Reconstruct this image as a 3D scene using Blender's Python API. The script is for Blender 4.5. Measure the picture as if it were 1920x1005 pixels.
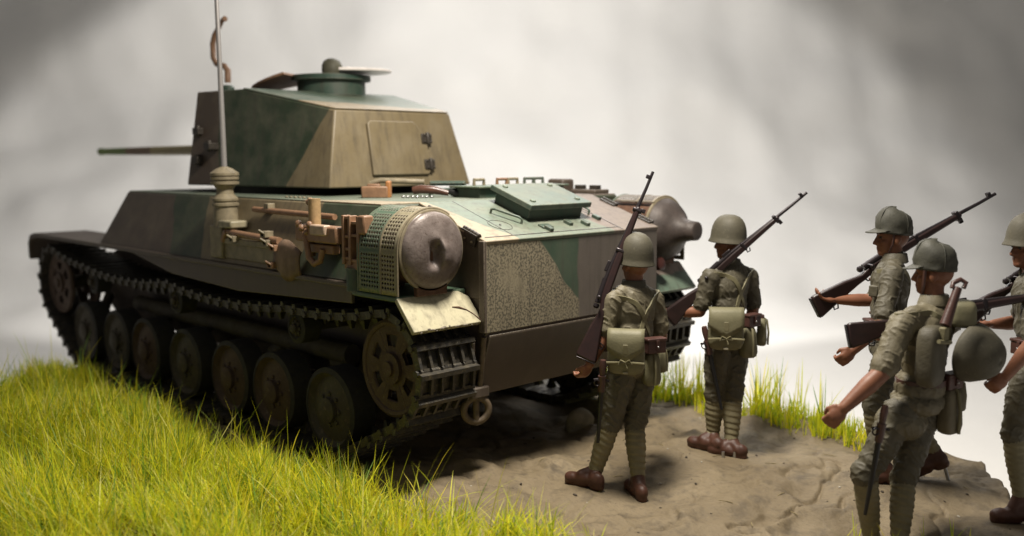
import bpy, bmesh, math, random
import numpy as np
from mathutils import Vector, Matrix, noise
from mathutils.bvhtree import BVHTree
random.seed(7); np.random.seed(7)
scn = bpy.context.scene
for o in list(bpy.data.objects): bpy.data.objects.remove(o)
COL = scn.collection
V = Vector

# ------------------------------------------------------------------ camera
FPX, IW, IH = 1815.163, 1920.0, 1005.0
_y, _p, _r = (math.radians(a) for a in (44.476, -6.538, -0.187))
CAM = V((4.438, -5.011, 2.1))
FW = V((-math.cos(_y)*math.cos(_p), math.sin(_y)*math.cos(_p), math.sin(_p)))
RT = FW.cross(V((0, 0, 1))).normalized(); UP = RT.cross(FW)
RT, UP = RT*math.cos(_r)+UP*math.sin(_r), -RT*math.sin(_r)+UP*math.cos(_r)
HF = V((FW.x, FW.y, 0)).normalized(); HR = V((HF.y, -HF.x, 0))     # level forward / level right
cd = bpy.data.cameras.new('camera'); cam = bpy.data.objects.new('camera', cd); COL.objects.link(cam)
cd.sensor_width = 36; cd.lens = FPX/IW*36; cd.clip_start = .05; cd.clip_end = 200
M = Matrix((RT, UP, -FW)).transposed().to_4x4(); M.translation = CAM; cam.matrix_world = M
cd.dof.use_dof = True; cd.dof.focus_distance = 6.0; cd.dof.aperture_fstop = 0.66
scn.camera = cam
def at(px, py, d):                     # point seen at (px, py) of the photograph, d metres away along the view
    return CAM + (FW + RT*((px-IW/2)/FPX) - UP*((py-IH/2)/FPX))*d
# ------------------------------------------------------------------ world, lamps, exposure
w = bpy.data.worlds.new('World'); scn.world = w; w.use_nodes = True
bg = w.node_tree.nodes['Background']; bg.inputs[0].default_value = (1.0, .97, .93, 1); bg.inputs[1].default_value = .15
vs = scn.view_settings; vs.view_transform = 'Standard'; vs.look = 'None'; vs.gamma = 1; vs.exposure = 0
vs.use_curve_mapping = False
def lamp(name, kind, loc, target, energy, color=(1, 1, 1), **kw):
    l = bpy.data.lights.new(name, kind); l.energy = energy; l.color = color
    for k, v in kw.items(): setattr(l, k, v)
    o = bpy.data.objects.new(name, l); COL.objects.link(o)
    o.matrix_world = Matrix.Translation(loc) @ (V(target)-V(loc)).to_track_quat('-Z', 'Y').to_matrix().to_4x4()
    return o
lamp('ceiling_lamp', 'AREA', (.75, -.85, 5.0), (.5, -1.0, 0), 450, (1, .93, .82), shape='DISK', size=.9)
lamp('softbox', 'AREA', tuple(HF*6.4+HR*.6+V((0, 0, 6.6))), tuple(HF*3.6+HR*.3), 500, (1, .975, .94), shape='DISK', size=6.0)
# shaded spot thrown on the sheet; its cone edge crosses the sheet's upper right
_L = HF*7.4-HR*1.0+V((0, 0, 7.6))
def _wall(px, py):
    d = FW+RT*((px-IW/2)/FPX)-UP*((py-IH/2)/FPX); return CAM+d*((14.5-CAM.dot(HF))/d.dot(HF))
_D = Matrix([(_wall(*p)-_L).normalized() for p in ((1540, 0), (1900, 330), (40, 120))])
_a = _D.inverted() @ V((1, 1, 1))
lamp('backdrop_spot', 'SPOT', tuple(_L), tuple(_L+_a), 2050, (1, .975, .94),
     spot_size=2*math.acos(1/_a.length), spot_blend=.09, shadow_soft_size=.45)
scn.cycles.samples = 128

# ------------------------------------------------------------------ helpers
def link(o, parent=None):
    COL.objects.link(o)
    if parent is not None:
        o.parent = parent; o.matrix_parent_inverse = Matrix.Translation(-wloc(parent))
    return o
def wloc(o):
    p = V(o.location)
    return p
def tag(o, label, cat, group=None, kind=None):
    o['label'] = label; o['category'] = cat
    if group: o['group'] = group
    if kind: o['kind'] = kind
    return o
def empty(name, loc, label=None, cat=None, group=None):
    o = bpy.data.objects.new(name, None); o.empty_display_size = .2; COL.objects.link(o); o.location = loc
    if label: tag(o, label, cat, group)
    return o
class MB:
    def __init__(s): s.v = []; s.f = []; s.m = []; s.mi = 0; s.T = None
    def add(s, vs, fs):
        n = len(s.v)
        s.v += [tuple(s.T @ V(p)) if s.T else tuple(p) for p in vs]
        s.f += [tuple(i+n for i in f) for f in fs]; s.m += [s.mi]*len(fs); return s
    def box(s, a, b):
        (x0, y0, z0), (x1, y1, z1) = a, b
        return s.add([(x0,y0,z0),(x1,y0,z0),(x1,y1,z0),(x0,y1,z0),(x0,y0,z1),(x1,y0,z1),(x1,y1,z1),(x0,y1,z1)],
                     [(0,3,2,1),(4,5,6,7),(0,1,5,4),(1,2,6,5),(2,3,7,6),(3,0,4,7)])
    def cbox(s, c, h): return s.box([c[i]-h[i] for i in range(3)], [c[i]+h[i] for i in range(3)])
    def hexa(s, bot, top):     # two quads, counter-clockwise seen from outside top
        return s.add(list(bot)+list(top), [(3,2,1,0),(4,5,6,7),(0,1,5,4),(1,2,6,5),(2,3,7,6),(3,0,4,7)])
    def prism(s, poly, axis, a, b):     # poly in the two other axes, extruded along axis
        n = len(poly)
        def P(u, w_, t):
            return {0: (t, u, w_), 1: (u, t, w_), 2: (u, w_, t)}[axis]
        vs = [P(u, w_, a) for u, w_ in poly]+[P(u, w_, b) for u, w_ in poly]
        fs = [tuple(range(n))[::-1], tuple(range(n, 2*n))]+[(i, (i+1) % n, n+(i+1) % n, n+i) for i in range(n)]
        return s.add(vs, fs)
    def lathe(s, prof, c, ax, seg=24, cap=True):    # prof [(r, t)] along ax from c
        ax = V(ax).normalized(); u = ax.orthogonal().normalized(); w_ = ax.cross(u); c = V(c)
        vs = []; fs = []
        for r, t in prof:
            for k in range(seg):
                a = 2*math.pi*k/seg; vs.append(c+ax*t+(u*math.cos(a)+w_*math.sin(a))*r)
        for j in range(len(prof)-1):
            for k in range(seg):
                fs.append((j*seg+k, j*seg+(k+1) % seg, (j+1)*seg+(k+1) % seg, (j+1)*seg+k))
        if cap: fs.append(tuple(range(seg))[::-1]); fs.append(tuple(range((len(prof)-1)*seg, len(prof)*seg)))
        return s.add(vs, fs)
    def cyl(s, a, b, r, r2=None, seg=12):
        a = V(a); b = V(b); d = b-a; return s.lathe([(r, 0), (r2 if r2 else r, d.length)], a, d, seg)
    def tube(s, pts, r, seg=8, closed=False):
        pts = [V(p) for p in pts]; n = len(pts); vs = []; fs = []; prev = None
        for i, p in enumerate(pts):
            if closed: t = pts[(i+1) % n]-pts[i-1]
            else: t = pts[min(i+1, n-1)]-pts[max(i-1, 0)]
            t.normalize()
            u = t.orthogonal().normalized() if prev is None else (prev-t*prev.dot(t)).normalized()
            prev = u; w_ = t.cross(u); rr = r[i] if isinstance(r, (list, tuple)) else r
            for k in range(seg):
                a = 2*math.pi*k/seg; vs.append(p+(u*math.cos(a)+w_*math.sin(a))*rr)
        for i in range(n if closed else n-1):
            j = (i+1) % n
            for k in range(seg): fs.append((i*seg+k, i*seg+(k+1) % seg, j*seg+(k+1) % seg, j*seg+k))
        if not closed: fs.append(tuple(range(seg))[::-1]); fs.append(tuple(range((n-1)*seg, n*seg)))
        return s.add(vs, fs)
    def ell(s, c, r, seg=16, ring=10, rot=None):
        c = V(c); vs = []; fs = []
        for j in range(ring+1):
            th = math.pi*j/ring
            for k in range(seg):
                a = 2*math.pi*k/seg
                p = V((r[0]*math.sin(th)*math.cos(a), r[1]*math.sin(th)*math.sin(a), -r[2]*math.cos(th)))
                vs.append(c+(rot @ p if rot else p))
        for j in range(ring):
            for k in range(seg): fs.append((j*seg+k, j*seg+(k+1) % seg, (j+1)*seg+(k+1) % seg, (j+1)*seg+k))
        return s.add(vs, fs)
    def mesh(s, name, mats, smooth=None):
        me = bpy.data.meshes.new(name); me.from_pydata(s.v, [], s.f)
        for m in (mats if isinstance(mats, (list, tuple)) else [mats]): me.materials.append(m)
        if max(s.m, default=0) > 0: me.polygons.foreach_set('material_index', s.m)
        bm = bmesh.new(); bm.from_mesh(me); bmesh.ops.remove_doubles(bm, verts=bm.verts, dist=1e-5)
        bmesh.ops.recalc_face_normals(bm, faces=bm.faces)
        bm.to_mesh(me); bm.free()
        if smooth:
            me.polygons.foreach_set('use_smooth', [True]*len(me.polygons))
            if smooth < 3.1: me.set_sharp_from_angle(angle=smooth)
        return me
    def build(s, name, mats, parent=None, bevel=0, smooth=None, loc=None, seg=2):
        if bevel and not smooth: smooth = .7
        me = s.mesh(name, mats, smooth); o = bpy.data.objects.new(name, me)
        if loc is not None: 
            me.transform(Matrix.Translation(-V(loc))); o.location = loc
        link(o, parent)
        if bevel:
            b = o.modifiers.new('bevel', 'BEVEL'); b.width = bevel; b.segments = seg; b.limit_method = 'ANGLE'; b.angle_limit = .6
        return o

# ------------------------------------------------------------------ materials
def new_mat(name):
    m = bpy.data.materials.new(name); m.use_nodes = True; nt = m.node_tree
    return m, nt, nt.nodes, nt.links, nt.nodes['Principled BSDF']
def nd(ns, t, **kw):
    n = ns.new(t)
    for k, v in kw.items():
        if k.startswith('i_'): n.inputs[k[2:].replace('_', ' ')].default_value = v
        else: setattr(n, k, v)
    return n
def mixc(nt, fac, a, b, mode='MIX'):
    n = nt.nodes.new('ShaderNodeMix'); n.data_type = 'RGBA'; n.blend_type = mode; n.clamp_result = False
    for sock, val in ((n.inputs[0], fac), (n.inputs[6], a), (n.inputs[7], b)):
        if hasattr(val, 'is_linked'): nt.links.new(val, sock)
        elif isinstance(val, (int, float)): sock.default_value = val
        else: sock.default_value = tuple(val)+(1,)
    return n.outputs[2]
def math_(nt, op, a, b=None, c=None):
    n = nt.nodes.new('ShaderNodeMath'); n.operation = op
    for i, val in enumerate((a, b, c)):
        if val is None: continue
        if hasattr(val, 'is_linked'): nt.links.new(val, n.inputs[i])
        else: n.inputs[i].default_value = val
    return n.outputs[0]
def noise_out(nt, scale, detail=4, rough=.6, vec=None, out='Fac'):
    n = nt.nodes.new('ShaderNodeTexNoise'); n.inputs['Scale'].default_value = scale
    n.inputs['Detail'].default_value = detail; n.inputs['Roughness'].default_value = rough
    if vec is None: vec = nt.nodes.new('ShaderNodeTexCoord').outputs['Object']
    nt.links.new(vec, n.inputs['Vector']); return n.outputs[out]
def ramp(nt, fac, a, b):
    n = nt.nodes.new('ShaderNodeMapRange'); n.inputs[1].default_value = a; n.inputs[2].default_value = b
    nt.links.new(fac, n.inputs[0]); return n.outputs[0]
def bump(nt, bsdf, h, strength=.3, dist=.01):
    b = nt.nodes.new('ShaderNodeBump'); b.inputs['Strength'].default_value = strength; b.inputs['Distance'].default_value = dist
    nt.links.new(h, b.inputs['Height']); nt.links.new(b.outputs[0], bsdf.inputs['Normal'])
def basic(name, col, rough=.6, var=.25, scale=12, metal=0, bmp=.15, bscale=60, col2=None, fine=None, spec=.4):
    m, nt, ns, ls, b = new_mat(name)
    f = noise_out(nt, scale, 5, .65)
    c2 = col2 if col2 else tuple(c*(1-var*1.6) for c in col)
    c = mixc(nt, ramp(nt, f, .35, .68), col, c2)
    if fine:
        c = mixc(nt, ramp(nt, noise_out(nt, fine[0], 3, .7), .58, .72), c, fine[1])
    ls.new(c, b.inputs['Base Color']); b.inputs['Roughness'].default_value = rough; b.inputs['Metallic'].default_value = metal
    b.inputs['Specular IOR Level'].default_value = spec
    rr = math_(nt, 'MULTIPLY_ADD', f, .25, rough-.12); ls.new(rr, b.inputs['Roughness'])
    if bmp: bump(nt, b, noise_out(nt, bscale, 4, .6), bmp, .01)
    return m
KHAKI = (.158, .122, .066); GREEN = (.025, .039, .020); BROWN = (.066, .047, .034); DUST = (.30, .26, .19)
def camo(name, base, layers, rough=.46, dust=.22, speckle=None):
    """layers: (normal xyz, offset, colour, wobble); painted where normal.P + wobble > offset"""
    m, nt, ns, ls, b = new_mat(name)
    P = ns.new('ShaderNodeTexCoord').outputs['Object']
    wob = math_(nt, 'SUBTRACT', noise_out(nt, 2.6, 2, .5, P), .5)
    c = base
    kmask = None
    for n_, off, col, amp in layers:
        d = nd(ns, 'ShaderNodeVectorMath', operation='DOT_PRODUCT'); ls.new(P, d.inputs[0]); d.inputs[1].default_value = n_
        v = math_(nt, 'ADD', d.outputs['Value'], math_(nt, 'MULTIPLY', wob, amp))
        mk = ramp(nt, v, off-.008, off+.008)
        kmask = mk if kmask is None else math_(nt, 'MAXIMUM', kmask, mk)
        c = mixc(nt, mk, c, col)
    if speckle:      # sprayed worm-like mottling over the base colour only
        sp = math_(nt, 'MULTIPLY', ramp(nt, noise_out(nt, speckle[0], 2, .5, P), .47, .56), ramp(nt, noise_out(nt, 4, 2, .5, P), .25, .5))
        if kmask is not None: sp = math_(nt, 'MULTIPLY', sp, math_(nt, 'SUBTRACT', 1.0, kmask))
        c = mixc(nt, sp, c, speckle[1])
    big = noise_out(nt, 3.5, 5, .65, P)
    c = mixc(nt, math_(nt, 'MULTIPLY', ramp(nt, big, .42, .72), dust), c, DUST)
    fine = noise_out(nt, 55, 4, .7, P)
    c = mixc(nt, math_(nt, 'MULTIPLY', ramp(nt, fine, .56, .72), .35), c, (.05, .042, .035))
    mp = ns.new('ShaderNodeMapping'); mp.inputs['Scale'].default_value = (9, 9, .8); ls.new(P, mp.inputs[0])
    c = mixc(nt, math_(nt, 'MULTIPLY', ramp(nt, noise_out(nt, 2.2, 4, .6, mp.outputs[0]), .48, .72), .48), c, (.055, .045, .034))
    bv = ns.new('ShaderNodeBevel'); bv.samples = 4; bv.inputs[0].default_value = .016
    ge = ns.new('ShaderNodeNewGeometry'); dt = nd(ns, 'ShaderNodeVectorMath', operation='DOT_PRODUCT'); ls.new(bv.outputs[0], dt.inputs[0]); ls.new(ge.outputs['Normal'], dt.inputs[1])
    ed = math_(nt, 'MULTIPLY', ramp(nt, dt.outputs['Value'], .985, .90), ramp(nt, fine, .38, .55))
    c = mixc(nt, math_(nt, 'MULTIPLY', ed, .45), c, (.33, .29, .22))
    ls.new(c, b.inputs['Base Color'])
    ls.new(math_(nt, 'MULTIPLY_ADD', big, .3, rough-.12), b.inputs['Roughness'])
    b.inputs['Specular IOR Level'].default_value = .5
    bump(nt, b, noise_out(nt, 140, 3, .6, P), .10, .004)
    return m
M_TURRET = camo('turret_camouflage_paint', KHAKI, [((-1, 0, .54), 3.46, GREEN, .06), ((-1, 0, -.06), 3.26, BROWN, .1)])
M_SUPER = camo('hull_camouflage_paint', GREEN, [((-1, 0, .25), 1.75, KHAKI, .2), ((-1, 0, -.55), 2.02, GREEN, .2), ((-1, 0, -.6), 2.52, BROWN, .25)])
M_DECK = camo('deck_camouflage_paint', (.105, .135, .100), [((.35, -1, 0), .60, (.26, .21, .14), .25), ((0, 1, 0), .38, (.15, .115, .095), .3)], rough=.58, dust=.3)
M_REAR = camo('rear_plate_paint', (.25, .215, .145), [((0, 1, .9), 1.00, (.042, .070, .045), .22), ((0, 1, 0), -.005, (.105, .088, .075), .12)], rough=.5, dust=.12, speckle=(62, (.085, .076, .054)))
M_GREEN = camo('green_paint', (.045, .088, .052), [], rough=.45, dust=.2)
M_DGREEN = camo('dark_green_paint', (.02, .05, .035), [], rough=.45, dust=.15)
M_KHAKI = camo('khaki_paint', (.27, .235, .15), [], rough=.48, dust=.2)
M_BROWN = camo('brown_paint', (.070, .051, .039), [], rough=.5, dust=.12)
M_GUARD = camo('muffler_guard_paint', (.05, .092, .058), [((1, 0, 0), -.34, (.19, .165, .10), .0)], rough=.5, dust=.15)
M_FLAP = camo('mud_flap_paint', (.42, .385, .255), [], rough=.45, dust=.3)
M_TAN = basic('bare_tan_plastic', (.25, .14, .08), .45, .2, 14, bmp=.1)
M_TANK = basic('painted_fitting', (.24, .20, .13), .5, .25, 14, bmp=.1)
M_RUST = basic('rusted_steel', (.105, .082, .072), .46, .3, 9, .15, .25, 45, (.19, .155, .14), (70, (.06, .035, .025)))
M_RUST2 = basic('rust_brown', (.12, .06, .035), .7, .3, 20, 0, .3, 60)
M_WHEEL = basic('wheel_paint', (.070, .062, .040), .7, .3, 7, 0, .3, 50, (.05, .038, .026), (26, (.13, .10, .065)))
M_WHEELB = basic('wheel_paint_brown', (.085, .055, .036), .7, .3, 7, 0, .3, 50, (.055, .033, .022), (26, (.13, .095, .06)))
M_RUBBER = basic('rubber_tyre', (.035, .032, .026), .75, .2, 20)
M_TRACK = basic('track_steel', (.05, .048, .045), .45, .3, 20, .5, .4, 60, (.10, .085, .06), (38, (.16, .14, .10)))
M_RUSTY = basic('dusty_brown_metal', (.13, .095, .06), .6, .3, 20)
M_DARK = basic('turret_gap_shade', (.018, .017, .016), .8, .1, 10)  # near-black colour paints the shade in the gap beneath the turret
M_HINGE = basic('dark_hinge_metal', (.06, .05, .04), .4, .3, 30, .3, .2)
M_WHIP = basic('whip_metal', (.36, .34, .33), .35, .1, 30, .5, 0)
M_STEEL = basic('bare_steel_pin', (.45, .45, .44), .3, .1, 30, .9, 0)
M_DEBRIS = basic('lens_red', (.07, .025, .02), .3, .1, 10)

# ------------------------------------------------------------------ figures' ground contacts are needed by the terrain
FEET = {}
CONTACT = []          # (x, y, z) soles
def foot(px, py, d):
    p = at(px, py, d); CONTACT.append(p); return p
FEET['a'] = [foot(1098, 911, 6.17), foot(1193, 930, 6.10)]
FEET['b'] = [foot(1325, 842, 6.87), foot(1366, 856, 6.78)]
FEET['c'] = [foot(1650, 905, 6.02), foot(1768, 903, 6.10)]
FEET['d'] = [foot(1632, 1046, 5.42), foot(1690, 1062, 5.28)]
FEET['e'] = [foot(1898, 978, 5.60), foot(1985, 1000, 5.50)]
BASE = [(-5.95, 1.98), (-2, 2.02), (2.02, 1.98), (2.72, .95), (3.6, -.7), (3.4, -3.4), (-1.0, -5.0), (-3.2, -3.6), (-4.25, -2.62), (-5.55, -1.42), (-5.95, -.9)]
def fbm(x, y, z=0., o=4):
    return noise.fractal(V((x, y, z)), 1.0, 2.1, o)
def gz0(x, y):
    h = .075*fbm(x*1.1+3, y*1.1, 1.3, 3)+.040*fbm(x*2.3, y*2.3+5, 4.1, 4)
    r = 1-abs(fbm(x*1.3+9, y*1.3+2, 7.7, 3)); h += .05*max(0, r-.72)*2.2-.03*max(0, .93-r)*.2
    k = fbm(x*7, y*7, 2.2, 3); h += .008*k
    crk = abs(fbm(x*1.9+20, y*1.9+11, 3.3, 2)); h -= .05*max(0, 1-crk/.045)*(.5+.5*noise.noise(V((x*.8, y*.8, 9))))
    return h
def track_w(x, y):            # flat and level beneath the tracks
    if -5.7 < x < -.9: d = max(0, abs(abs(y)-1.17)-.26)
    else: d = math.hypot(max(-5.7-x, x+.9, 0), max(0, abs(abs(y)-1.17)-.26))
    return max(0, 1-d/.35)
def gz(x, y):
    h = gz0(x, y); t = track_w(x, y)
    m = min(1, max(0, (-1.75-y)/.5)); h += m*m*(3-2*m)*(.05+.11*noise.noise(V((x*1.15, y*1.15, 6)))+.05*noise.noise(V((x*2.6, y*2.6, 12))))
    h += .15*math.exp(-((x+4.7)**2/.45+(y+2.0)**2/.10))-.12*math.exp(-((x+2.2)**2/.25+(y+3.2)**2/.2)); h = h*(1-t)-.012*t
    # pressed level under the boots
    W = 0; S = 0
    for c in CONTACT:
        d2 = (x-c.x)**2+(y-c.y)**2; k = math.exp(-d2/.05); W += k; S += k*c.z
    if W > 1e-4:
        a = min(1, W); h = h*(1-a)+(S/W)*a
    return h

# ------------------------------------------------------------------ setting: backdrop sheet, diorama base
def make_backdrop():
    m, nt, ns, ls, b = new_mat('white_sheet')
    c = mixc(nt, noise_out(nt, .6, 3), (.90, .88, .85), (.84, .82, .78)); ls.new(c, b.inputs['Base Color'])
    b.inputs['Roughness'].default_value = .8; b.inputs['Specular IOR Level'].default_value = .2
    bump(nt, b, noise_out(nt, 2.0, 4, .55), .25, .08)
    prof = [(-9+i*.6, -.62) for i in range(int((9+8.4)/.6)+1)]
    nf = len(prof); s0 = prof[-1][0]; R = 7.0
    prof += [(s0+R*math.sin(a), -.62+R*(1-math.cos(a))) for a in [math.pi/2*k/44 for k in range(1, 45)]]
    s1, z1 = prof[-1]; prof += [(s1+.02*k, z1+.3*k) for k in range(1, 30)]
    ts = [-27+i*.2 for i in range(271)]
    vs = []; fs = []
    for j, (s, z) in enumerate(prof):
        lift = min(1, max(0, (j-nf+4)/14)); q = s+z
        for t in ts:
            n1 = noise.noise(V((t*.26, q*.30, 3))); n2 = noise.noise(V((t*.55+q*.25, q*.45-t*.15, 8)))
            n3 = 1-abs(noise.noise(V((t*.45-q*.30, q*.40+t*.12, 5))))*2; n4 = noise.noise(V((t*1.3+q*.5, q*.9, 15)))
            f = lift*(.55*n1+.26*n2+.12*max(0, n3)+.06*n4+.10*noise.noise(V((t*1.1, q*.12, 31))))
            g = .03*noise.noise(V((t*.5, s*.5, 1)))*(1-lift)
            th = max(0, min(math.pi/2, (s-s0)/R*math.pi/2)); p = HF*(s+f*math.sin(th))+HR*t; vs.append((p.x, p.y, z+g+(0 if lift == 0 else -f*math.cos(th)*.6)))
    n = len(ts)
    for j in range(len(prof)-1):
        for i in range(n-1): fs.append((j*n+i, j*n+i+1, (j+1)*n+i+1, (j+1)*n+i))
    mb = MB(); mb.add(vs, fs); o = mb.build('backdrop', m, smooth=3.14)
    o['kind'] = 'structure'; o['label'] = 'creased white sheet sweeping up behind the diorama'
make_backdrop()
def make_ground():
    m, nt, ns, ls, b = new_mat('painted_mud')
    P = ns.new('ShaderNodeTexCoord').outputs['Object']
    c = mixc(nt, ramp(nt, noise_out(nt, 1.6, 6, .62, P), .34, .66), (.165, .125, .073), (.240, .188, .115))
    c = mixc(nt, ramp(nt, noise_out(nt, 6, 6, .7, P), .50, .70), c, (.095, .074, .048))
    mp = ns.new('ShaderNodeMapping'); mp.inputs['Scale'].default_value = (1, 3.4, 1); mp.inputs['Rotation'].default_value = (0, 0, .6); ls.new(P, mp.inputs[0])
    st = noise_out(nt, 26, 5, .7, mp.outputs[0])
    c = mixc(nt, math_(nt, 'MULTIPLY', ramp(nt, st, .53, .68), .6), c, (.10, .078, .052))
    gr = noise_out(nt, 150, 3, .7, P)
    c = mixc(nt, math_(nt, 'MULTIPLY', ramp(nt, gr, .58, .70), .25), c, (.30, .25, .18))
    ls.new(c, b.inputs['Base Color']); b.inputs['Roughness'].default_value = .62; b.inputs['Specular IOR Level'].default_value = .35
    h = math_(nt, 'ADD', math_(nt, 'MULTIPLY', st, .7), math_(nt, 'MULTIPLY', noise_out(nt, 60, 4, .7, P), .6))
    bump(nt, b, h, .45, .03)
    cx, cy = .6, -.6; NA, NR = 620, 230
    def bound(a):
        dx, dy = math.cos(a), math.sin(a); best = 1e9
        for i in range(len(BASE)):
            x0, y0 = BASE[i]; x1, y1 = BASE[(i+1) % len(BASE)]
            ex, ey = x1-x0, y1-y0; den = dx*ey-dy*ex
            if abs(den) < 1e-9: continue
            t = ((x0-cx)*ey-(y0-cy)*ex)/den; u = ((x0-cx)*dy-(y0-cy)*dx)/den
            if t > 0 and -1e-6 <= u <= 1+1e-6: best = min(best, t)
        return best
    vs = []; fs = []
    rim = [(1.0, -.05), (1.004, -.12), (1.004, -.60)]
    for k in range(NA):
        a = 2*math.pi*k/NA; R = bound(a)*(1+.006*math.sin(a*37)+.004*math.sin(a*91))
        for j in range(NR+1):
            t = (j/NR)**.85*.995; x = cx+math.cos(a)*R*t; y = cy+math.sin(a)*R*t; vs.append((x, y, gz(x, y)))
        for q, z in rim: vs.append((cx+math.cos(a)*R*q, cy+math.sin(a)*R*q, z))
    n = NR+1+len(rim)
    for k in range(NA):
        k2 = (k+1) % NA
        for j in range(n-1): fs.append((k*n+j, k*n+j+1, k2*n+j+1, k2*n+j))
    me = bpy.data.meshes.new('ground'); me.from_pydata(vs, [], fs); me.materials.append(m)
    me.polygons.foreach_set('use_smooth', [True]*len(me.polygons))
    o = bpy.data.objects.new('ground', me); COL.objects.link(o); o['kind'] = 'structure'; o['label'] = 'lumpy brown painted mud of the diorama base'
make_ground()

# ------------------------------------------------------------------ tank
TO = V((-3.2, 0, 0))
tank = empty('model_tank', TO, 'camouflaged model tank with boxy turret and tall whip antenna, seen from behind', 'tank')
def sub(o): return o
def part(mb, name, mat, parent=None, bevel=.008, smooth=None, seg=2):
    """part in tank coordinates; sub-parts hang on a part whose origin is the world origin"""
    me = mb.mesh(name, mat, smooth if smooth else (.7 if bevel else None)); o = bpy.data.objects.new(name, me); COL.objects.link(o)
    if parent is None:
        o.parent = tank; o.matrix_parent_inverse = Matrix.Translation(-TO)
    else: o.parent = parent
    if bevel:
        b = o.modifiers.new('bevel', 'BEVEL'); b.width = bevel; b.segments = seg; b.limit_method = 'ANGLE'; b.angle_limit = .6
    return o
# lower hull
hull = part(MB().prism([(-6.3, .78), (-5.75, .44), (-.55, .44), (-.16, .56), (-.012, .975), (-.012, 1.28), (-5.2, 1.28), (-6.25, 1.0)], 1, -.875, .875), 'lower_hull', M_BROWN)
part(MB().box((-.03, -.886, .985), (0, .886, 1.572)), 'rear_plate', M_REAR, bevel=.006)
part(MB().prism([(-.004, .962), (-.15, .560), (-.13, .555), (.008, .955), (.006, .972)], 1, -.86, .86), 'lower_rear_plate', M_BROWN, bevel=.003)
# engine compartment sides (box beneath the sloping deck)
part(MB().prism([(-.66, 1.2), (-.03, 1.2), (-.03, 1.56), (-.66, 1.775)], 1, -.884, .884), 'engine_compartment', M_BROWN)
part(MB().box((-.045, -.905, .99), (.006, -.880, 1.575)), 'corner_strip', M_BROWN, bevel=.004)
# sloping deck
def deck_z(x): return 1.578-.34*x
SL = math.atan(.34)
DT = Matrix.Translation((0, 0, 1.578)) @ Matrix.Rotation(SL, 4, 'Y')       # local x runs up the slope when negative
def dmb():
    mb = MB(); mb.T = DT; return mb
deck = part(dmb().box((-.69, -.890, -.028), (.010, .890, 0)), 'engine_deck', M_DECK, bevel=.006)
# fine panel gaps as thin raised strips on the deck
g = dmb(); g.box((-.66, .47, -.004), (-.0, .478, .003)); g.box((-.05, -.85, -.003), (-.043, .47, .003)); g.box((-.68, -.60, -.003), (-.05, -.594, .002)); part(g, 'panel_seam', M_HINGE, deck, 0)
ring = dmb(); ring.tube([(-.225+.085*math.cos(a), -.555+.085*math.sin(a), .001) for a in [2*math.pi*k/32 for k in range(32)]], .0022, 5, True)
ring.cyl((-.225, -.555, -.01), (-.225, -.555, .006), .008)
part(ring, 'filler_cap', M_HINGE, deck, 0, smooth=.7)
lid = part(dmb().box((-.66, -.285, .085), (-.235, .345, .125)), 'access_cover', camo('cover_green_paint', (.065, .095, .072), [], .55, .3), bevel=.005)
part(dmb().box((-.63, -.245, 0), (-.275, .305, .085)), 'cover_base', M_DGREEN, lid, .004)
for bx_, by_ in ((-.60, -.20), (-.60, .26), (-.31, -.20), (-.31, .26)):
    mb = dmb(); mb.lathe([(.022, .120), (.022, .132), (.014, .136)], (bx_, by_, 0), (0, 0, 1), 6); part(mb, 'bolt', M_GREEN, lid, 0)
# deck hinges, grab handles, little fittings
for hx in (-.50, -.13):
    for sy in (-1, 1):
        mb = dmb()
        mb.box((hx-.075, sy*.885-.035, .0), (hx+.075, sy*.885+.012, .012))
        for k in range(5): mb.cyl((hx-.075+.031*k, sy*.893, .010), (hx-.075+.031*k+.026, sy*.893, .010), .015, seg=10)
        h = part(mb, 'hinge', M_HINGE, deck, 0, smooth=.6)
        mb = dmb(); mb.box((hx-.06, sy*.893-.012, -.075), (hx+.06, sy*.893+.012, .0))
        part(mb, 'hinge_leaf', M_HINGE, deck, .003)
        for k in (-.035, .035):
            mb = dmb(); mb.cyl((hx+k, sy*.90, -.045), (hx+k, sy*.914, -.045), .008, seg=8); part(mb, 'rivet', M_TANK, deck, 0)
for (x0, y0, x1, y1) in ((-.43, -.46, -.22, -.36), (-.52, .42, -.30, .42)):
    mb = dmb(); mb.tube([(x0, y0, 0), (x0, y0, .03), (x0+(x1-x0)*.1, y0+(y1-y0)*.1, .04), (x1-(x1-x0)*.1, y1-(y1-y0)*.1, .04), (x1, y1, .03), (x1, y1, 0)], .009, 8)
    part(mb, 'grab_handle', M_DGREEN, deck, 0, smooth=.9)
for (x0, y0) in ((-.09, -.22), (-.13, .20), (-.16, .05), (-.22, .42), (-.56, .40)):
    mb = dmb(); mb.cbox((x0, y0, .01), (.035, .018, .014)); part(mb, 'latch', M_DGREEN, deck, .004)
mb = dmb(); mb.cbox((-.14, -.20, .006), (.03, .05, .008)); part(mb, 'latch', M_DGREEN, deck, .004)

# superstructure with sloping walls
X0b, X0t, X1 = -4.79, -4.58, -.655
sup = part(MB().hexa([(X0b, -1.41, 1.30), (X1, -1.41, 1.30), (X1, 1.41, 1.30), (X0b, 1.41, 1.30)],
                     [(X0t, -1.20, 1.79), (X1, -1.20, 1.79), (X1, 1.20, 1.79), (X0t, 1.20, 1.79)]), 'superstructure', M_SUPER, bevel=.012)
part(MB().box((-4.56, -1.195, 1.786), (-.668, 1.195, 1.800)), 'deck_roof', M_DECK, bevel=.004)
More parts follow.
